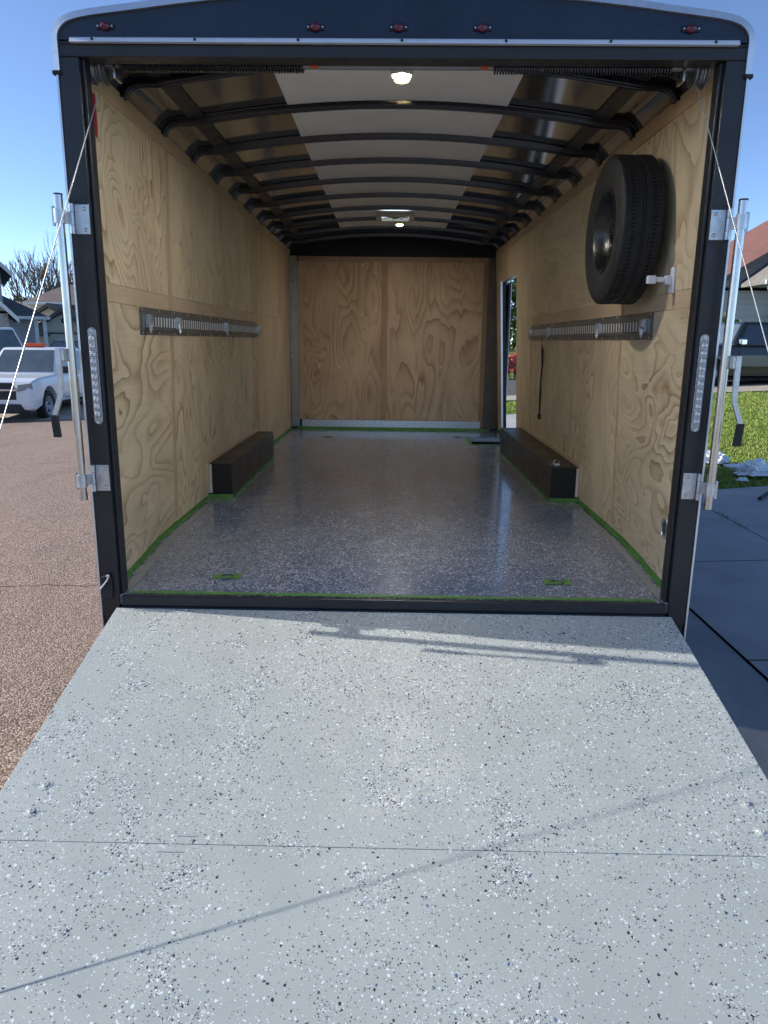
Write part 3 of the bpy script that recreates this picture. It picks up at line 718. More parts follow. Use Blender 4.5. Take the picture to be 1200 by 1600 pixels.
# ---- lights and vent on the ceiling
for nm, x, y, z, sc, par in (('dome_light', .007, .60, 2.272, 1.0, None), ('dome_light', .01, 5.02, 2.285, .8, None)):
    o = tr(MB().lathe((x, y, z+.045), (0, 0, -1), [(0, .058*sc), (.042*sc, .054*sc), (.047*sc, .046*sc), (.04*sc, .044*sc)], 6 if y < 1 else 24, ref=(1, 0, 0) if y < 1 else (0, 1, 0)), nm, M['offwhite'] if y < 1 else M['white'], bevel=.003)
    MB().lathe((x, y, z+.045-.041*sc), (0, 0, -1), [(0, .042*sc), (.016*sc, .041*sc), (.026*sc, .030*sc), (.032*sc, .008*sc), (.034*sc, 0)], 6 if y < 1 else 24, ref=(1, 0, 0)).build('lens', M['lit'], o, True, autos=20)
    la = bpy.data.lights.new('dome_lamp', 'AREA'); la.shape = 'DISK'; la.size = .085*sc; la.energy = 92 if y < 1 else 70; la.color = (1, .94, .83); la.spread = PI
    lo = bpy.data.objects.new('dome_lamp', la); COL.objects.link(lo); lo.parent = o; lo.location = (x, y, z+.0)
    if y < 1: MB().cyl((x, y, z+.0455), (x, y, 2.337), .05, 12).build('mounting_block', M['bow'], o)
vx = -.05; z0 = 2.318
o = tr(MB().box(VX0, VX1, VY0, VY0+.06, z0-.045, z0).box(VX0, VX1, VY1-.06, VY1, z0-.045, z0).box(VX0, VX0+.05, VY0+.06, VY1-.06, z0-.045, z0).box(VX1-.05, VX1, VY0+.06, VY1-.06, z0-.045, z0), 'roof_vent', M['offwhite'], bevel=.004)
MB().box(VX0+.05, VX1-.05, VY0+.06, VY1-.06, z0-.012, z0-.006).build('vent_lid', emis('vent_lid_daylight_glow', (.75, .85, .95), .55), o)  # lid emits by itself, in place of daylight coming through it
mb = MB(); vc = ((VX0+VX1)/2, (VY0+VY1)/2)
for k in range(8):
    w = k*PI/4+.2; mb.tube([(vc[0], vc[1], z0-.026), (vc[0]+.13*math.cos(w), vc[1]+.13*math.sin(w), z0-.026)], .004, 5)
mb.cyl((vc[0], vc[1], z0-.04), (vc[0], vc[1], z0-.02), .025, 12); mb.build('vent_fan', M['dark'], o)

# ---- E-track rails
def anchor(mb, side, y, zc):
    x = WX(side, y, zc)-side*.020
    mb.box(x, x-side*.012, y-.022, y+.022, zc-.030, zc+.035); mb.box(x-side*.012, x-side*.028, y-.014, y+.016, zc-.004, zc+.032)
    mb.tube([(x-side*.020, y-.012+.024*(k % 2)*0+.014*math.cos(w), zc-.030+.026*math.sin(w)) for k, w in enumerate([2*PI*j/12 for j in range(13)])], .0042, 6)
    mb.box(x-side*.010, x-side*.020, y-.006, y+.022, zc-.045, zc-.020)
for side, y0, y1, zc, ancs in ((-1, .69, 3.98, 1.195, (.755, 1.30, 2.55, 3.92)), (1, .71, 3.98, 1.198, (.78, 1.62, 3.10, 3.90))):
    mb = MB(); wsheet(mb, side, y0, y1, zc-.068, zc+.068, .003, .0005); wsheet(mb, side, y0, y1, zc-.042, zc+.042, .017, .0032)
    wsheet(mb, side, y0, y1, zc+.0425, zc+.049, .011, .0032); wsheet(mb, side, y0, y1, zc-.049, zc-.0425, .011, .0032)
    o = tr(mb, 'tie_down_rail', M['track'], bevel=.0)
    mb = MB(); md = MB(); k = 0; y = y0+.07
    while y < y1-.03:
        wsheet(md, side, y-.011, y+.011, zc-.030, zc+.030, .0178, .0172, 1)
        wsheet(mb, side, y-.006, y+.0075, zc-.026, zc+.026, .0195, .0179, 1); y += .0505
    bsplit(md, 'slot', M['dark'], o); bsplit(mb, 'slot_light_bar', M['slotlight'], o)  # pale bars over the dark slots imitate light showing through
    mb = MB()
    y = y0+.04
    while y < y1:
        for z in (zc-.057, zc+.058):
            x = WX(side, y, z)-side*.003; mb.cyl((x, y, z), (x-side*.004, y, z), .0065, 8)
        y += .29
    bsplit(mb, 'screw', M['alu'], o)
    for ya in ancs:
        mb = MB(); anchor(mb, side, ya, zc); mb.build('ring_anchor', M['zinc'], o)
# ---- small things on the walls
tr(wsheet(MB(), -1, .02, .262, 1.925, 2.09, .0015, -.0005, 2), 'red_tape', M['redtape'])
x = WX(1, .45, 1.39)
mb = MB(); mb.box(x-.0005, x-.016, .435, .475, 1.335, 1.452); mb.box(x-.016, x-.045, .44, .47, 1.375, 1.415)
mb.box(x-.045, x-.085, .444, .466, 1.386, 1.408)
h = tr(mb, 'wall_hook', M['whitepl'], bevel=.006)
MB().box(x-.085, x-.125, .440, .470, 1.378, 1.414).build('hook_tip', M['whitepl'], h, bevel=.006)
x = WX(1, .27, .27)
mb = MB().lathe((x, .272, .272), (-1, 0, 0), [(.0, .050), (.005, .048), (.006, .038), (.002, .036), (.002, 0)], 28)
o = tr(mb, 'wall_vent', M['alu'], smooth=True)
mb = MB()
for i in range(-4, 5):
    for j in range(-4, 5):
        if i*i+j*j < 18: mb.box(x-.0028, x-.0036, .272+i*.008-.0025, .272+i*.008+.0025, .272+j*.008-.0025, .272+j*.008+.0025)
mb.build('vent_mesh', M['dark'], o)
# ---- side door: frame, open slab folded back
xw = WX(1, DY0, 1)
mb = MB()
def jamb(y, z0, z1, w, mb, xin=.0, xo=.075):
    vs = []
    for z in (z0, z1):
        x = WX(1, y, z); vs += [(x-xin, y-w, z), (x+xo, y-w, z), (x+xo, y+w, z), (x-xin, y+w, z)]
    mb.add(vs, [(0, 1, 2, 3), (4, 7, 6, 5), (0, 4, 5, 1), (1, 5, 6, 2), (2, 6, 7, 3), (3, 7, 4, 0)])
jamb(DY1-.012, -.04, DZ, .006, mb, .022, .0)
mb.box(WX(1, DY1, DZ), WX(1, DY1, DZ)+.05, DY0, DY1-.024, DZ-.012, DZ-.001)
dr = tr(mb, 'side_door', M['alu'])
mb = MB(); jamb(DY1-.002, -.04, DZ, .010, mb, -.001, .040); mb.build('door_seal', M['rubber'], dr)
# slab opened outwards, seen nearly edge-on
hx, hy = WX(1, DY1, 1)+.057, DY1+.03; ang = rad(89)
Md = Matrix.Translation((hx, hy, 0)) @ Matrix.Rotation(ang, 4, 'Z')
MB().box(.0, .66, -.011, .011, -.02, DZ-.02, Md).build('door_slab', M['post'], dr)
MB().box(.0, .66, -.020, -.0115, -.02, DZ-.02, Md).build('door_liner', M['white'], dr)

for o in list(COL.objects):
    if o.name.split('.')[0] == 'lock_bar': o.location.y -= .02
    if o.name.split('.')[0] in ('hinge_bracket', 'bolt') and o.parent.name.startswith('lock_bar'): o.location.y += .02
    if o.name.split('.')[0] in ('rear_post', 'edge_trim', 'header_panel', 'header_beam', 'drip_rail', 'rivet', 'arched_edge_trim', 'trim_cap', 'marker_light', 'tail_light', 'post_latch', 'hinge_bracket', 'bolt') and (o.parent == TR or o.parent.name.startswith('lock_bar')):
        o.location.y += .029
# ================================================================== things in the trailer
# spare wheel
def wheel_parts(root, R, w, rimR, tm, rm, holes=8, treads=True, n=64, mat_hub=None, face=-1):
    """axis along local X, face towards face*X"""
    h = w/2
    prof_ = [(-h*.72, rimR), (-h*.80, rimR+.004), (-h*.86, rimR+.012), (-h*.92, rimR+(R-rimR)*.2), (-h*.985, rimR+(R-rimR)*.4), (-h, rimR+(R-rimR)*.58), (-h*.985, rimR+(R-rimR)*.75), (-h*.93, rimR+(R-rimR)*.88), (-h*.86, R*.985), (-h*.76, R*.996), (-h*.55, R)]
    if treads:
        for g in (-.30, 0, .30): prof_ += [((g-.045)*h*1.6, R), ((g-.035)*h*1.6, R-.008), ((g+.035)*h*1.6, R-.008), ((g+.045)*h*1.6, R)]
    prof_ += [(h*.55, R), (h*.76, R*.996), (h*.86, R*.985), (h*.93, rimR+(R-rimR)*.88), (h*.985, rimR+(R-rimR)*.75), (h, rimR+(R-rimR)*.58), (h*.985, rimR+(R-rimR)*.4), (h*.86, rimR+.012), (h*.72, rimR)]
    mb = MB().lathe((0, 0, 0), (1, 0, 0), prof_, n, caps=False); ty = mb.build('tyre', tm, root, True)
    if treads:
        for s, sh in ((-1, 0), (1, .5)):
            mb = MB()
            for k in range(120):
                a = 2*PI*k/120; aa = a+sh*2*PI/120
                Mx = Matrix.Rotation(aa, 4, 'X')
                mb.box(s*h*.40, s*h*.80, -.0052, .0052, R*.985, R+.0016, Mx)
            mb.build('tread_blocks', tm, ty)
        mb = MB()
        for g in (-.62, -.30, 0, .30, .62): mb.lathe((g*h, 0, 0), (1, 0, 0), [(-.004, R-.004), (-.004, R+.0015), (.004, R+.0015), (.004, R-.004)], 64, caps=False)
        mb.build('tread_rib', tm, ty, True)
    f = face
    pr = [(f*h*.70, rimR+.004), (f*h*.86, rimR+.004), (f*h*.88, rimR-.006), (f*h*.80, rimR-.014), (f*h*.50, rimR-.022), (f*h*.30, rimR-.035), (f*h*.10, rimR-.055), (f*h*.22, rimR*.60), (f*h*.36, rimR*.42), (f*h*.36, rimR*.30), (f*h*.18, rimR*.27), (f*h*.18, 0)]
    rim = MB().lathe((0, 0, 0), (1, 0, 0), pr, n, caps=False).build('rim', rm, root, True)
    return ty, rim, h
for sx_ in (-1, 1):
    for yy in (2.56, 3.36):
        wl = empty('wheel'); wl.parent = TR; wl.location = ((-1.275 if sx_ < 0 else 1.225), yy, -.170)
        wheel_parts(wl, .347,   .205, .192, M['tyre'], M['zinc'], treads=False, n=40, face=sx_)
SP = empty('spare_wheel', 'black spare wheel and tyre mounted flat against the right plywood wall', 'wheel', loc=(1.118, .845, 1.655))
ty, rim, h = wheel_parts(SP, .347, .205, .192, M['tyre'], M['rim'])
mb = MB()
for k in range(8):
    a = k*PI/4+.2; c = Vector((-h*.20, .125*math.cos(a), .125*math.sin(a))); mb.lathe(c, (-1, 0, 0), [(0, .017), (.003, .017), (.003, 0)], 14)
bsplit(mb, 'rim_hole', M['dark'], rim, smooth=True)
mb = MB()
for k in range(5):
    a = k*2*PI/5; c = Vector((-h*.36, .056*math.cos(a), .056*math.sin(a))); mb.lathe(c, (-1, 0, 0), [(0, .011), (.014, .009), (.016, 0)], 6)
bsplit(mb, 'wheel_nut', M['steel'], rim, smooth=True)
a = rad(205)
MB().box(-h*.29-.004, -h*.29, -.022, .022, -.010, .010, Matrix.Translation((0, .06, -.135)) @ Matrix.Rotation(rad(20), 4, 'X')).build('rim_sticker', M['white'], rim)
MB().box(.08, .125, -.05, .05, -.05, .05).cyl((-h*.3, 0, 0), (.09, 0, 0), .012, 10).build('wheel_mount', M['zinc'], SP)
# hanging strap
xs = WX(1, 3.37, .8)-.02
pts = [(xs-.01, 3.42, 1.135), (xs-.012, 3.40, 1.09), (xs-.008, 3.385, 1.04), (xs-.004, 3.375, .93), (xs-.006, 3.39, .80), (xs-.006, 3.38, .68), (xs-.008, 3.36, .55), (xs-.008, 3.36, .51)]
st = MB().tube(pts, [.003, .003, .011, .008, .007, .008, .008, .004], 8, sx=1.3).build('rubber_strap', M['rubber'], None, True)
tag(st, 'black rubber strap hanging from the right wall tie-down rail', 'strap')
HK = MB().tube([(xs-.004, 3.42, 1.165), (xs-.014, 3.42, 1.14), (xs-.010, 3.40, 1.10)], .0025, 6).build('hook', M['steel'], st, True)
MB().lathe((xs-.008, 3.36, .51), (0, 0, -1), [(0, .006), (.01, .015), (.05, .014), (.056, 0)], 10).build('strap_end', M['rubber'], st, True)
# metal clip lying on the right wheel box
mb = MB(); bx0, by0, bz0 = 1.145, 2.13, .254
mb.tube([(bx0-.03, by0, bz0+.006), (bx0, by0+.012, bz0+.010), (bx0+.035, by0-.006, bz0+.007)], .006, 8); mb.box(bx0-.008, bx0+.03, by0-.02, by0+.02, bz0, bz0+.010)
mb.tube([(bx0-.005, by0, bz0+.010), (bx0-.014, by0+.004, bz0+.028), (bx0+.004, by0, bz0+.038)], .004, 6); mb.tube([(bx0+.02, by0, bz0+.01), (bx0+.034, by0+.006, bz0+.03)], .004, 6)
tag(mb.build('metal_clip', M['zinc'], None, True), 'small shiny metal clip lying on top of the right wheel box', 'clip')

# ================================================================== things outside on the right
def crumple(name, c, sx, sy, sz, seed, label, rz=0):
    bm = bmesh.new(); bmesh.ops.create_icosphere(bm, subdivisions=4, radius=1); r = random.Random(seed); from mathutils import noise
    for v in bm.verts:
        p = v.co.copy(); q = p*1.6+Vector((seed, 0, 0)); k = noise.noise(q)*.5+abs(noise.noise(q*2.6))*.6+abs(noise.noise(q*6))*.28
        v.co = p*(.72+k); v.co.x *= sx; v.co.y *= sy; v.co.z = max(-.2, v.co.z)*sz
    for f in bm.faces: f.smooth = False
    me = bpy.data.meshes.new(name); bm.to_mesh(me); bm.free(); me.materials.append(M['bag']); o = bpy.data.objects.new(name, me); COL.objects.link(o)
    o.location = (c[0], c[1], G(*c)+.2*sz+.03); o.rotation_euler = (0, 0, rz); return tag(o, label, 'bag')
M['bag'] = paint('white_bag_plastic', (.82, .83, .86), .3, 0, .1, 9, .5, 30)
crumple('plastic_bag', (4.22, 5.50), .28, .16, .13, 3, 'large crumpled white plastic bag on the shaded grass edge', .1)
crumple('plastic_bag', (4.13, 6.40), .18, .15, .12, 8, 'small white plastic bag on the grass behind the right lock bar')
crumple('paper_scrap', (3.93, 5.12), .07, .04, .03, 12, 'tiny white paper scrap on the grass between the bags')
x0, y0 = 3.66, 4.16
mb = MB().tube([(x0, y0, G(x0, y0)+.035), (x0+.30, y0+.34, G(x0, y0)+.06), (x0+.8, y0+.75, G(x0, y0)+.09)], .018, 10)
tag(mb.build('black_rubber_hose', M['rubber'], None, True), 'short black hose end lying on the driveway by the grass', 'hose')

# ================================================================== vegetation
def leaf_mat(name, a, b):
    t = NT(name); co = t.co(); n = t.noise(co, 6, 3, .6); n2 = t.noise(co, 60, 1)
    c = t.mix(t.mr(n, .3, .7, 0, 1), a, b); c = t.mix(t.mr(n2, .5, .8, 0, .5), c, tuple(min(1, x*1.5) for x in b)); return t.out(c, .55, 0, .3)
M['leafg'] = leaf_mat('green_leaves', (.035, .065, .018), (.085, .13, .035)); M['leafl'] = leaf_mat('light_leaves', (.10, .14, .04), (.22, .26, .09))
M['leafr'] = leaf_mat('red_blossom', (.42, .05, .045), (.62, .18, .15)); M['bark'] = paint('bark', (.15, .12, .10), .9, 0, .3, 8, .5, 40)
def foliage(blobs, n, size, mat, parent, name='crown', seed=1):
    r = np.random.default_rng(seed); V = []; F = []
    tot = sum(b[3]**2 for b in blobs); k = 0; vs = []
    for (x, y, z, R) in blobs:
        m = int(n*R*R/tot); d = r.normal(size=(m, 3)); d /= np.linalg.norm(d, axis=1)[:, None]; rr = R*(.55+.5*r.random(m)**.6)
        rr *= .8+.35*np.sin(d[:, 0]*7+x)*np.sin(d[:, 2]*6+y)
        P = np.array([x, y, z])+d*rr[:, None]*np.array([1, 1, .85])
        a = r.normal(size=(m, 3)); a /= np.linalg.norm(a, axis=1)[:, None]; b = np.cross(a, r.normal(size=(m, 3))); b /= np.linalg.norm(b, axis=1)[:, None]
        s = size*(.6+.8*r.random(m))[:, None]
        q = np.stack([P-a*s, P+b*s*.6, P+a*s, P-b*s*.6], 1).reshape(-1, 3); vs.append(q)
    q = np.concatenate(vs); m = len(q)//4
    me = bpy.data.meshes.new(name); me.from_pydata(q.tolist(), [], [(4*i, 4*i+1, 4*i+2, 4*i+3) for i in range(m)]); me.materials.append(mat)
    o = bpy.data.objects.new(name, me); COL.objects.link(o); o.parent = parent; return o
def branches(mb, p, d, l, r, depth, rnd, spread=.5, up=.15):
    q = p+d*l; mid = p+d*l*.5+Vector((rnd.gauss(0, 1), rnd.gauss(0, 1), 0))*l*.04
    mb.tube([p, mid, q], [r, r*.85, r*.66], 5 if depth > 1 else 4, caps=False)
    if depth <= 0: return
    for k in range(rnd.choice((2, 3, 3) if depth > 2 else (2, 3))):
        nd = (d+Vector((rnd.gauss(0, spread), rnd.gauss(0, spread), rnd.gauss(0, spread*.5)+up))).normalized()
        branches(mb, p+d*l*rnd.uniform(.6, 1), nd, l*rnd.uniform(.62, .85), r*.66, depth-1, rnd, spread, up)
def tree(name, label, loc, blobs, n, size, leaf, th, tr_, cat='tree', seed=1, group=None):
    e = empty(name, label, cat, group, loc); rnd = random.Random(seed)
    if tr_: mb = MB(); mb.tube([(0, 0, -.3), (.05, 0, th*.5), (0, .05, th)], [tr_*1.3, tr_, tr_*.7], 8); [branches(mb, Vector((0, 0, th*.8)), Vector((math.cos(a), math.sin(a), 1)).normalized(), th*.5, tr_*.4, 2, rnd) for a in (0, 2.1, 4.2)]; mb.build('trunk', M['bark'], e, True)
    else: mb = MB(); [mb.tube([(x*.2, y*.2, -.2), (x, y, z)], [.03, .015], 5) for x, y, z, R in blobs]; mb.build('stem', M['bark'], e)
    foliage(blobs, n, size, leaf, e, 'crown', seed); return e

# ================================================================== vehicles
def boolean_cut(o, cutters):
    for c in cutters:
        m = o.modifiers.new('b', 'BOOLEAN'); m.object = c; m.operation = 'DIFFERENCE'; m.solver = 'EXACT'
    bpy.context.view_layer.update(); dg = bpy.context.evaluated_depsgraph_get()
    me = bpy.data.meshes.new_from_object(o.evaluated_get(dg)); o.modifiers.clear(); old = o.data; o.data = me
    for c in cutters: bpy.data.objects.remove(c)
M['glass'] = paint('car_glass', (.03, .04, .05), .06, 0, .2, 3, 0, 10, .5, .8); M['glassw'] = paint('windscreen_glass', (.10, .125, .14), .07, 0, .25, 2, 0, 10, .6, .9)
M['chrome'] = paint('chrome', (.8, .8, .82), .12, 1); M['blackpl'] = paint('black_bumper_plastic', (.02, .02, .022), .6); M['alloy'] = paint('silver_wheel', (.46, .46, .48), .35, .2)
M['headl'] = paint('headlamp_glass', (.30, .33, .34), .12, .2, .2, 10); M['carwhite'] = paint('white_car_paint', (.78, .79, .80), .22, 0, .02, 3, 0, 10, .5)
M['cargreen'] = paint('dark_green_car_paint', (.012, .017, .015), .16, 0, .1, 3, 0, 10, .6); M['cardark'] = paint('dark_car_paint', (.02, .022, .03), .2, 0, .1, 3, 0, 10, .6)
def vehicle(name, label, cat, loc, head, Lg, Wd, H, body, mat, cab, bed=None, hood=1.1, belt=1.12, clear=.30, wr=.385, wb=None, grille=True, group=None, dz=0):
    """local +x forward, y left. cab = (x base windscreen, x top windscreen, x top rear, x base rear)"""
    e = empty(name, label, cat, group, (loc[0], loc[1], G(*loc)+.005+dz), head)
    w = Wd/2; xf, xr = Lg/2, -Lg/2; fa = xf-.93; ra = fa-wb if wb else xr+1.15
    st = [(xf, .46, hood-.34, .86), (xf-.04, .36, hood-.22, .93), (xf-.16, .32, hood-.08, .97), (xf-.5, clear, hood-.01, 1), (cab[0]+.05, clear, hood+.04, 1), (cab[0]-.35, clear, belt, 1), (0, clear, belt, 1), (cab[3], clear, belt, 1)]
    if bed: st += [(cab[3]-.03, clear, bed, 1), (xr+.1, clear+.08, bed, 1), (xr, clear+.12, bed-.02, .97)]
    else: st += [(xr+.15, clear+.05, belt-.02, .98), (xr, clear+.15, belt-.12, .93)]
    vs = []; fs = []; K = 11
    for x, zb, zt, k in st:
        ww = w*k; hh = zt-zb
        ring = [(ww*.90, zb), (ww*.985, zb+.06*hh), (ww, zb+.35*hh), (ww*.995, zb+.7*hh), (ww*.965, zb+.93*hh), (ww*.90, zt)]
        vs += [(x, y, z) for y, z in ring]+[(x, -y, z) for y, z in ring[::-1]]
    n = 12
    for i in range(len(st)-1):
        for j in range(n): fs.append((i*n+j, i*n+(j+1) % n, (i+1)*n+(j+1) % n, (i+1)*n+j))
    fs += [tuple(range(n)), tuple(range((len(st)-1)*n, len(st)*n))[::-1]]
    b = MB().add(vs, fs).build('body', mat, None, True, autos=28)
    cut = []
    for ax in (fa, ra):
        for s in (-1, 1): cut.append(MB().cyl((ax, s*(w-.28), wr+.03), (ax, s*(w+.2), wr+.03), wr+.085, 28).build('cut', M['dark']))
    boolean_cut(b, cut); b.parent = e
    for p in b.data.polygons: p.use_smooth = False
    # cabin
    wt, wbm = w*.76, w*.93; z0, z1 = belt-.02, H
    x0, x1, x2, x3 = cab
    def cp(x, z, s):  # side surface
        k = (z-z0)/(z1-z0); return (x, s*(wbm+(wt-wbm)*k), z)
    vs = [cp(x0, z0, 1), cp(x1, z1, 1), cp(x2, z1, 1), cp(x3, z0, 1), cp(x0, z0, -1), cp(x1, z1, -1), cp(x2, z1, -1), cp(x3, z0, -1)]
    MB().add(vs, [(0, 1, 2, 3), (4, 7, 6, 5), (0, 4, 5, 1), (1, 5, 6, 2), (2, 6, 7, 3), (3, 7, 4, 0)]).build('cab', mat, e, True, bevel=.07, seg=3)
    def off(pts, nrm, d=.012): return [Vector(p)+Vector(nrm)*d for p in pts]
    # windscreen and back glass
    nf = Vector((z1-z0, 0, x0-x1)).normalized()
    def fr(k, m, xa, xb, side): z = z0+(z1-z0)*k; return (xa+(xb-xa)*k, side*(wbm+(wt-wbm)*k)*m, z)
    MB().prism(off([fr(.10, .90, x0, x1, 1), fr(.90, .88, x0, x1, 1), fr(.90, .88, x0, x1, -1), fr(.10, .90, x0, x1, -1)], nf, .004), nf*.008).build('windscreen', M['glassw'], e)
    nb = Vector((-(z1-z0), 0, x2-x3)).normalized()
    MB().prism(off([fr(.15, .86, x3, x2, 1), fr(.88, .84, x3, x2, 1), fr(.88, .84, x3, x2, -1), fr(.15, .86, x3, x2, -1)], nb, .004), nb*.008).build('rear_window', M['glass'], e)
    for s in (-1, 1):
        ns = Vector((0, s*(z1-z0), wbm-wt)).normalized()
        def sx(f, k): xa = x0+(x1-x0)*k-.13; xb = x3+(x2-x3)*k+.12; return cp(xa+(xb-xa)*f, z0+(z1-z0)*k, s)
        for f0, f1 in body:
            MB().prism(off([sx(f0, .10), sx(f0, .87), sx(f1, .87), sx(f1, .10)], ns, .003), ns*.007).build('side_window', M['glass'], e)
        # door lines, handles and mirror
        mb = MB()
        for f in [b_[0] for b_ in body]+[body[-1][1]]:
            xx = x0-.13+((x3+.12)-(x0-.13))*f-.02; mb.box(xx-.006, xx+.006, s*(w-.006), s*(w+.003), clear+.12, belt-.10)
        mb.box(cab[3], cab[0]-.3, s*(w-.006), s*(w+.003), clear+.10, clear+.115)
        bsplit(mb, 'door_gap', M['blackpl'], e)
        mb = MB()
        for f in [b_[1] for b_ in body[:2]]:
            xx = x0-.13+((x3+.12)-(x0-.13))*f+.06; mb.box(xx, xx+.20, s*(w+.002), s*(w+.03), belt-.24, belt-.20)
        bsplit(mb, 'door_handle', mat if mat != M['cargreen'] else M['blackpl'], e, bevel=.006)
        mm = MB().box(x0-.32, x0-.16, s*(w-.02), s*(w+.20), belt+.02, belt+.20).build('mirror', M['blackpl'] if mat != M['cargreen'] else M['chrome'], e, bevel=.03)
        for ax in (fa, ra):
            wl = empty('wheel'); wl.parent = e; wl.location = (ax, s*(w-.13), wr)
            wl.rotation_euler = (0, 0, PI/2)
            ty, rim, h = wheel_parts(wl, wr, .22, wr*.60, M['tyre'], M['alloy'], treads=False, n=28, face=s)
            mb = MB()
            for k in range(5):
                a = k*2*PI/5+.3; mb.lathe((s*h*.22, wr*.38*math.cos(a), wr*.38*math.sin(a)), (s, 0, 0), [(0, wr*.11), (.02, wr*.10), (.02, 0)], 8)
            bsplit(mb, 'rim_hole', M['dark'], wl)
            rim.name = 'rim'; ty.name = 'tyre'
    # front end
    gz = hood-.34
    if grille:
        MB().box(xf-.02, xf+.012, -w*.55, w*.55, .60, .80).build('grille', M['blackpl'], e, bevel=.01)
        MB().box(xf-.02, xf+.03, -w*.60, w*.60, .805, .85).build('grille_bar', M['chrome'], e, bevel=.01)
        MB().box(xf-.02, xf+.008, -w*.52, w*.52, .855, hood-.10).build('grille', M['blackpl'], e, bevel=.01)
        MB().prism([(xf-.10, -w*.80, .26), (xf+.03, -w*.62, .30), (xf+.03, w*.62, .30), (xf-.10, w*.80, .26)], (0, 0, .20)).build('bumper_valance', M['blackpl'], e)
        for s in (-1, 1):
            MB().prism([(xf-.02, s*w*.60, .80), (xf-.02, s*w*.62, .95), (xf-.10, s*w*.92, .99), (xf-.12, s*w*.94, .84)], (.05, 0, 0)).build('headlight', M['headl'], e, bevel=.01)
            MB().prism([(xf-.035, s*w*.60, .56), (xf-.10, s*w*.90, .58), (xf-.10, s*w*.88, .44), (xf-.04, s*w*.70, .42)], (.03, 0, 0)).build('fog_light_housing', M['blackpl'], e)
    # tail lamps
    for s in (-1, 1): MB().box(xr-.015, xr+.05, s*w*.82, s*w*.96, belt-.42, belt-.12).build('tail_lamp', M['redlens'], e)
    MB().box(cab[3]-.2 if not bed else xr+.3, xf-.35, -w*.8, w*.8, clear-.10, clear+.06).build('underbody', M['dark'], e)
    return e
VA = vehicle('pickup_truck', 'white pickup truck with orange roof light bar, facing the camera, left of the trailer', 'pickup truck', (-9.75, 16.93), rad(-86), 5.4, 1.89, 1.79,
             [(.02, .50), (.54, .97)], M['carwhite'], (1.05, .40, -1.15, -1.40), bed=1.10, hood=1.10, belt=1.13, clear=.42, wr=.385, wb=3.26, dz=-.11)
mb = MB().box(-.02, .18, -.26, .26, 1.81, 1.90); mb.build('light_bar', M['orange'], VA, bevel=.02)
MB().box(.0, .16, -.22, .22, 1.77, 1.812).build('light_bar_mount', M['blackpl'], VA)
# door emblem: a broken ring with a short line of script, and rack on the bed
mb = MB(); yy = .9425
for k in range(26):
    a = rad(60+k*10); b = rad(60+k*10+10); R_ = .165
    mb.box(-.008, .008, yy, yy+.008, -.02, .02, Matrix.Translation((.18+R_*math.cos(a), 0, .83+R_*math.sin(a))) @ Matrix.Rotation(-a, 4, 'Y'))
for k in range(7):
    a = k*.045; mb.tube([(.23-a, yy+.005, .80), (.215-a, yy+.005, .85+.015*(k % 2)), (.20-a, yy+.005, .80)], .006, 4)
mb.tube([(.22, yy+.005, .77), (.0, yy+.005, .77)], .004, 4)
mb.build('door_emblem', paint('emblem_grey', (.16, .17, .22), .5), VA)
mb = MB()
for s in (-1, 1):
    for x in (-1.6, -2.5): mb.tube([(x, s*.86, 1.08), (x, s*.84, 1.40)], .02, 6)
    mb.tube([(-1.5, s*.84, 1.40), (-2.6, s*.84, 1.40)], .02, 6)
mb.tube([(-1.6, -.84, 1.40), (-1.6, .84, 1.40)], .02, 6); bsplit(mb, 'ladder_rack', M['alloy'], VA)
vehicle('sport_utility_vehicle', 'dark green four door vehicle parked side-on behind the right lawn', 'car', (11.35, 20.75), rad(180+3), 5.6, 1.95, 1.96,
        [(.02, .36), (.40, .70), (.74, .98)], M['cargreen'], (1.25, .88, -2.2, -2.5), hood=1.18, belt=1.25, clear=.30, wr=.40, wb=3.5, grille=False, dz=-.12)
vehicle('parked_van', 'boxy white vehicle with dark windows parked behind the white pickup truck', 'van', (-14.6, 22.9), rad(-38), 5.0, 1.95, 2.22,
        [(.04, .28), (.42, .62), (.74, .92)], M['carwhite'], (1.5, .95, -2.2, -2.45), hood=1.2, belt=1.35, dz=-.05, clear=.35, wr=.37, grille=True)
V3 = vehicle('parked_car', 'dark car with roof rails parked behind the white pickup, only roof showing', 'car', (-12.3, 27.5), rad(-15), 4.8, 1.88, 1.76,
        [(.02, .44), (.50, .96)], M['cardark'], (1.2, .3, -1.6, -2.25), dz=-.16, hood=1.05, belt=1.08, clear=.28, wr=.35, grille=False)
mb = MB()
for s in (-1, 1): mb.tube([(.2, s*.68, 1.76), (.1, s*.68, 1.82), (-1.4, s*.68, 1.82), (-1.5, s*.68, 1.76)], .018, 6)
bsplit(mb, 'roof_rail', M['alloy'], V3)

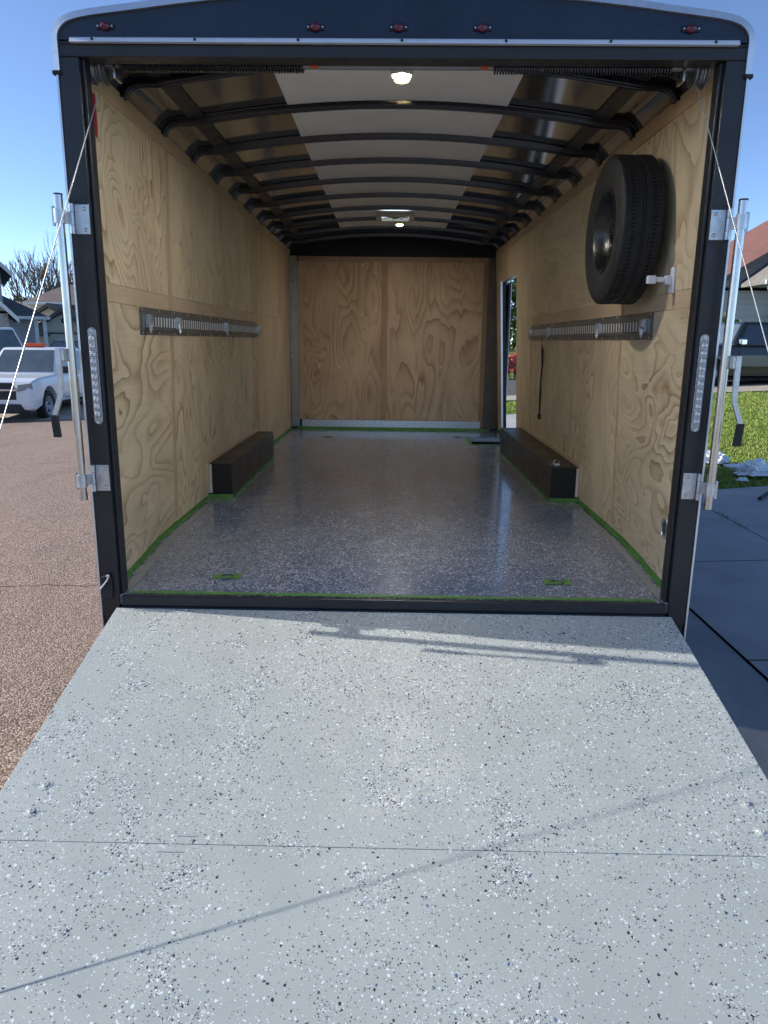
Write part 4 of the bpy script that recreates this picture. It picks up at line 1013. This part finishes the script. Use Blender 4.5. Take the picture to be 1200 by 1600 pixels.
# ================================================================== houses
def sid_mat(name, base, pitch=.2, brick=False, dark=.35):
    t = NT(name); co = t.co(); sx = t.n('SeparateXYZ'); t.l(co, sx.inputs[0])
    if brick:
        b = t.n('TexBrick'); cb = t.n('CombineXYZ'); t.l(t.math('ADD', sx.outputs[0], sx.outputs[1]), cb.inputs[0]); t.l(sx.outputs[2], cb.inputs[1]); t.l(cb.outputs[0], b.inputs[0])
        b.inputs['Color1'].default_value = c4(base); b.inputs['Color2'].default_value = c4(tuple(x*.65 for x in base)); b.inputs['Mortar'].default_value = c4(tuple(x*1.3 for x in base)); b.inputs['Scale'].default_value = 2.2; b.inputs['Mortar Size'].default_value = .02
        c = b.outputs[0]
    else:
        fr = t.math('FRACT', t.math('DIVIDE', sx.outputs[2], pitch)); c = t.mix(t.mr(fr, .0, .09, dark*2, 0), base, tuple(x*.3 for x in base)); t.bump(fr, .6, .03)
    c = t.mix(t.mr(t.noise(co, 1.5, 4), .4, .7, 0, .25), c, tuple(x*.8 for x in base)); return t.out(c, .8, 0, .3)
def roof_mat(name, a):
    t = NT(name); co = t.co(); b = t.n('TexBrick'); sx = t.n('SeparateXYZ'); t.l(co, sx.inputs[0]); cb = t.n('CombineXYZ'); t.l(t.math('ADD', sx.outputs[0], sx.outputs[1]), cb.inputs[0]); t.l(sx.outputs[2], cb.inputs[1]); t.l(cb.outputs[0], b.inputs[0])
    b.inputs['Color1'].default_value = c4(a); b.inputs['Color2'].default_value = c4(tuple(x*.7 for x in a)); b.inputs['Mortar'].default_value = c4(tuple(x*.45 for x in a)); b.inputs['Scale'].default_value = 4; b.inputs['Mortar Size'].default_value = .012
    t.bump(t.noise(co, 30, 3), .4, .01); return t.out(t.mix(t.mr(t.noise(co, .8, 4), .35, .7, 0, .4), b.outputs[0], tuple(x*1.25 for x in a)), .9, 0, .2)
M['rbrown'] = roof_mat('brown_shingles', (.20, .155, .14)); M['rred'] = roof_mat('red_brown_shingles', (.235, .115, .095)); M['rblue'] = roof_mat('slate_shingles', (.11, .125, .155)); M['rtan'] = roof_mat('tan_shingles', (.28, .26, .23))
M['beige'] = sid_mat('beige_siding', (.72, .67, .58), .22, dark=.1); M['grey'] = sid_mat('grey_lap_siding', (.40, .42, .46), .27); M['brick'] = sid_mat('grey_brick', (.46, .40, .37), brick=True); M['greyw'] = sid_mat('light_grey_siding', (.58, .59, .62), .2)
M['trimw'] = paint('white_trim', (.72, .72, .70), .5); M['trimd'] = paint('dark_fascia', (.10, .09, .085), .6); M['gdoor'] = sid_mat('garage_door_panels', (.62, .60, .55), .55, dark=.15)
def wallbox(name, par, x0, x1, y0, y1, z0, z1, mat): return MB().box(x0, x1, y0, y1, z0, z1).build(name, mat, par)
def gable(par, x0, x1, y0, y1, ze, zp, roofm, wallm, ov=.4, xp=None, fascia=None, thick=.14, name='roof'):
    xp = (x0+x1)/2 if xp is None else xp
    MB().prism([(x0, y0, ze), (xp, y0, zp-.12), (x1, y0, ze)], (0, y1-y0, 0)).build('gable_wall', wallm, par)
    sl, sr = (zp-ze)/(xp-x0), (zp-ze)/(x1-xp)
    a, b = x0-ov, x1+ov; za, zb = ze-sl*ov, ze-sr*ov
    r = MB().prism([(a, y0-ov, za), (xp, y0-ov, zp), (b, y0-ov, zb), (b, y0-ov, zb+thick), (xp, y0-ov, zp+thick*1.15), (a, y0-ov, za+thick)], (0, y1-y0+2*ov, 0)).build(name, roofm, par)
    f = fascia or M['trimd']
    MB().prism([(a, y0-ov-.04, za-.10), (xp, y0-ov-.04, zp-.10), (b, y0-ov-.04, zb-.10), (b, y0-ov-.04, zb+thick*.9), (xp, y0-ov-.04, zp+thick), (a, y0-ov-.04, za+thick*.9)], (0, .035, 0)).build('fascia', f, r)
    return r
def hip(par, x0, x1, y0, y1, ze, zp, roofm, ov=.4, inset=None, name='roof'):
    x0 -= ov; x1 += ov; y0 -= ov; y1 += ov; ym = (y0+y1)/2; i = inset or (y1-y0)/2
    vs = [(x0, y0, ze), (x1, y0, ze), (x1, y1, ze), (x0, y1, ze), (x0+i, ym, zp), (x1-i, ym, zp)]; vs += [(x, y, z-.18) for x, y, z in vs[:4]]
    r = MB().add(vs, [(0, 1, 5, 4), (1, 2, 5), (2, 3, 4, 5), (3, 0, 4), (0, 6, 7, 1), (1, 7, 8, 2), (2, 8, 9, 3), (3, 9, 6, 0), (6, 9, 8, 7)]).build(name, roofm, par)
    MB().box(x0-.02, x1+.02, y0-.05, y0-.005, ze-.22, ze-.02).build('gutter', M['trimw'], r); return r
def window(par, x0, x1, y, z0, z1):
    f = MB().box(x0-.08, x1+.08, y-.05, y+.02, z0-.08, z1+.08).build('window', M['trimw'], par)
    MB().box(x0, x1, y-.056, y-.0505, z0, z1).build('pane', M['glass'], f); return f
# pixel-free placement: numbers below are metres
gz = -.95
# house with brick gable at the far left (local x: -8..0 front, y: depth)
HA = empty('brick_house', 'grey brick house with steep gabled roof at the left edge', 'house', loc=(-19.0, 33, 0), rz=rad(30))
wallbox('wall', HA, -8, 0, .0, 9, gz, 4.25, M['greyw']); gable(HA, -8, 0, 0, 9, 4.45, 8.4, M['rblue'], M['greyw'], .5, fascia=M['trimw'])
wallbox('garage_wall', HA, -7.8, .0, -3.9, -.01, gz, 2.1, M['brick']); gable(HA, -7.8, .0, -3.9, -.5, 2.2, 6.2, M['rblue'], M['brick'], .4, fascia=M['trimw'])
window(HA, -1.3, -.2, -3.92, .2, 1.2)
wallbox('porch_wall', HA, .02, 1.4, 2.2, 6, gz, 2.1, M['greyw'])
MB().add([(-.3, 1.0, 3.25), (2.0, 1.0, 2.14), (2.0, 6.2, 2.14), (-.3, 6.2, 3.25), (-.3, 1.0, 2.0), (2.0, 1.0, 2.0), (2.0, 6.2, 2.0), (-.3, 6.2, 2.0)],
         [(0, 1, 2, 3), (4, 7, 6, 5), (0, 4, 5, 1), (1, 5, 6, 2), (2, 6, 7, 3), (3, 7, 4, 0)]).build('porch_roof', M['rblue'], HA)
MB().box(.6, 2.1, .86, .99, 1.97, 2.12).build('porch_gutter', M['trimw'], HA)
for x in (1.45, 1.85): MB().box(x-.09, x+.09, 1.2, 1.4, gz, 1.99).build('porch_column', M['trimw'], HA)
# beige two storey house with garage
HB = empty('beige_house', 'beige house with brown hipped roof, gables and round window behind the pickup', 'house', loc=(0, 0, 0))
wallbox('wall', HB, -26.0, -12, 50, 58, gz, 3.4, M['beige']); hip(HB, -25.9, -12, 50, 58, 3.55, 5.0, M['rbrown'], .4, inset=1.2)
gable(HB, -26.0, -20.2, 46.6, 49.9, 1.40, 3.15, M['rbrown'], M['beige'], .3); wallbox('gable_base_wall', HB, -26.0, -20.2, 46.6, 49.9, gz, 1.39, M['beige'])
wallbox('garage_wall', HB, -22.9, -18.95, 43.6, 46.5, gz, 1.44, M['beige']); gable(HB, -22.9, -18.95, 43.6, 46.2, 1.45, 2.70, M['rbrown'], M['beige'], .25)
MB().box(-22.2, -19.4, 43.50, 43.59, gz, 1.30).build('garage_door', M['gdoor'], HB); MB().box(-22.3, -19.3, 43.54, 43.595, 1.31, 1.40).build('door_trim', M['trimd'], HB)
MB().lathe((-20.84, 43.59, 2.12), (0, -1, 0), [(0, .27), (.05, .27), (.05, .20), (.02, .20), (.02, .0)], 24).build('round_window', M['trimw'], HB, True)
MB().cyl((-20.84, 43.57, 2.12), (-20.84, 43.555, 2.12), .19, 20).build('round_pane', M['glass'], HB)
MB().lathe((-22.55, 43.59, .85), (0, -1, 0), [(0, .10), (.15, .09), (.15, 0)], 10).build('wall_lamp', M['blackpl'], HB)
# low long house further back
HC = empty('tan_roofed_house', 'low distant house with long tan roof between the two left houses', 'house')
wallbox('wall', HC, -46, -27.5, 60, 70, gz, 2.6, M['beige']); hip(HC, -46, -27, 60, 70, 2.75, 4.25, M['rtan'], .5)
HG = empty('small_garage', 'small beige garage with gabled roof beside the brick house', 'garage')
wallbox('wall', HG, -24.4, -22.1, 41.0, 43.4, gz, 1.34, M['beige']); gable(HG, -24.4, -21.9, 41.0, 43.2, 1.35, 2.2, M['rbrown'], M['beige'], .2, xp=-22.9)
MB().box(-24.1, -22.3, 40.92, 40.99, gz, 1.05).build('garage_door', M['gdoor'], HG)
# right house
HD = empty('grey_siding_house', 'grey lap sided house with red-brown roof behind the dark vehicle on the right', 'house')
wallbox('wall', HD, 14.6, 32, 33, 44, -.2, 3.6, M['grey'])
gable(HD, 14.6, 31.0, 33, 44, 3.75, 9.9, M['rred'], M['grey'], .5, xp=25.0)
wallbox('porch_wall', HD, 17.6, 24, 31.3, 33, -.2, 2.6, M['greyw'])
gable(HD, 16.2, 22.6, 30.2, 32.9, 3.95, 6.3, M['rtan'], M['trimw'], .35, fascia=M['trimw'], name='porch_roof')
MB().box(15.7, 23.0, 29.70, 29.80, 3.66, 3.84).build('gutter', M['trimw'], HD)
mb = MB().tube([(15.85, 29.75, 3.7), (15.9, 29.8, 3.45), (16.3, 30.1, 3.15), (16.3, 30.1, -.1)], .055, 8); mb.build('downspout', M['trimw'], HD, True)
for x in (16.62, 21.5): MB().box(x-.13, x+.13, 30.3, 30.56, -.1, 3.9).build('porch_column', M['trimw'], HD)
MB().box(18.4, 21.2, 31.22, 31.29, -.1, 2.2).build('garage_door', M['gdoor'], HD)
# trees and shrubs
def bare(name, label, loc, H, seed, lean=0):
    e = empty(name, label, 'tree', None, loc); rnd = random.Random(seed); mb = MB()
    mb.tube([(0, 0, -.5), (0, 0, H*.22)], [.28, .2], 8)
    for k in range(6):
        a = k*PI/3+rnd.random()*.5; branches(mb, Vector((0, 0, H*.18)), Vector((math.cos(a)*.45+lean, math.sin(a)*.45, 1)).normalized(), H*.30, .10, 4, rnd, .24, .2)
    mb.build('trunk', M['bark'], e); return e
bare('bare_tree', 'leafless tree with thin upright branches rising behind the beige house', (-33.4, 66, -1), 9.2, 5)
bare('bare_tree', 'taller leafless tree right of the other bare tree, near the lock bar', (-31.2, 65, -1), 10.2, 11)
tree('leafy_tree', 'small green leafy tree rising above the beige house roof', (-31.5, 69, -1), [(0, 0, 6.3, 1.6), (1.5, .5, 7.6, 1.4), (2.6, 0, 6.6, 1.5), (-1.3, 0, 5.6, 1.1)], 2600, .16, M['leafg'], 4, .25, seed=4)
tree('distant_tree', 'tiny distant treetop above the brick house roof at the left', (-62, 120, -1), [(0, 0, 7.5, 1.6), (1.6, 0, 7.1, 1.1)], 400, .3, M['leafg'], 5, .3, seed=6)
for i, (lx, ly, hh, lab) in enumerate(((6.3, 36, 7.0, 'tall green tree seen through the open side door'), (3.6, 41, 5.0, 'shorter green tree behind the red shrub, seen through side door'))):
    tree('garden_tree', lab, (lx, ly, -.3), [(0, 0, hh*.62, hh*.27), (1.2, .3, hh*.55, hh*.22), (-1.1, 0, hh*.5, hh*.2), (.3, 0, hh*.85, hh*.2), (.2, -.4, hh*.36, hh*.16)], 4200, .12, M['leafg'], hh*.4, .14, seed=20+i)
tree('flowering_shrub', 'red flowering shrub on the lawn seen through the side door', (4.85, 27.6, -.35), [(0, 0, .5, .4), (.45, 0, .65, .4), (-.4, .1, .7, .35), (.1, 0, .85, .3), (-1.2, 0, .5, .4)], 1500, .07, M['leafr'], 0, 0, 'shrub', seed=31)
tree('garden_shrub', 'yellow-green shrub against the grey house behind the dark vehicle', (13.9, 29.3, .05), [(0, 0, 1.3, 1.0), (1.0, 0, 1.1, .9), (-.9, 0, 1.0, .8), (.2, .2, 1.95, .55)], 2600, .09, M['leafl'], 0, 0, 'shrub', seed=33)
fw = foliage([(random.uniform(-20, 60), random.uniform(85, 100), random.uniform(.5, 3.5), random.uniform(3, 5.5)) for k in range(46)], 16000, .42, M['leafg'], None, 'far_trees', 77)
tag(fw, 'dark mass of far trees beyond the back lawn, seen through the side door', 'trees', kind='stuff')
# weeds in the sidewalk joint
for i, (y, n, lab) in enumerate(((3.25, 12, 'nearer tuft of weeds in the sidewalk joint'), (3.62, 16, 'middle tuft of weeds in the sidewalk joint'), (4.1, 8, 'farther small tuft of weeds in the sidewalk joint'))):
    mb = MB()
    for k in range(n):
        yy = y+random.uniform(-.10, .10); a = random.uniform(0, 6.3); h = random.uniform(.02, .06); z = G(3.058, yy)
        mb.add([(3.05, yy-.004, z), (3.062, yy+.004, z), (3.056+math.cos(a)*.03, yy+math.sin(a)*.03, z+h)], [(0, 1, 2)])
    tag(mb.build('weed', M['leafg'], None), lab, 'weed', 'weeds in the sidewalk joint')
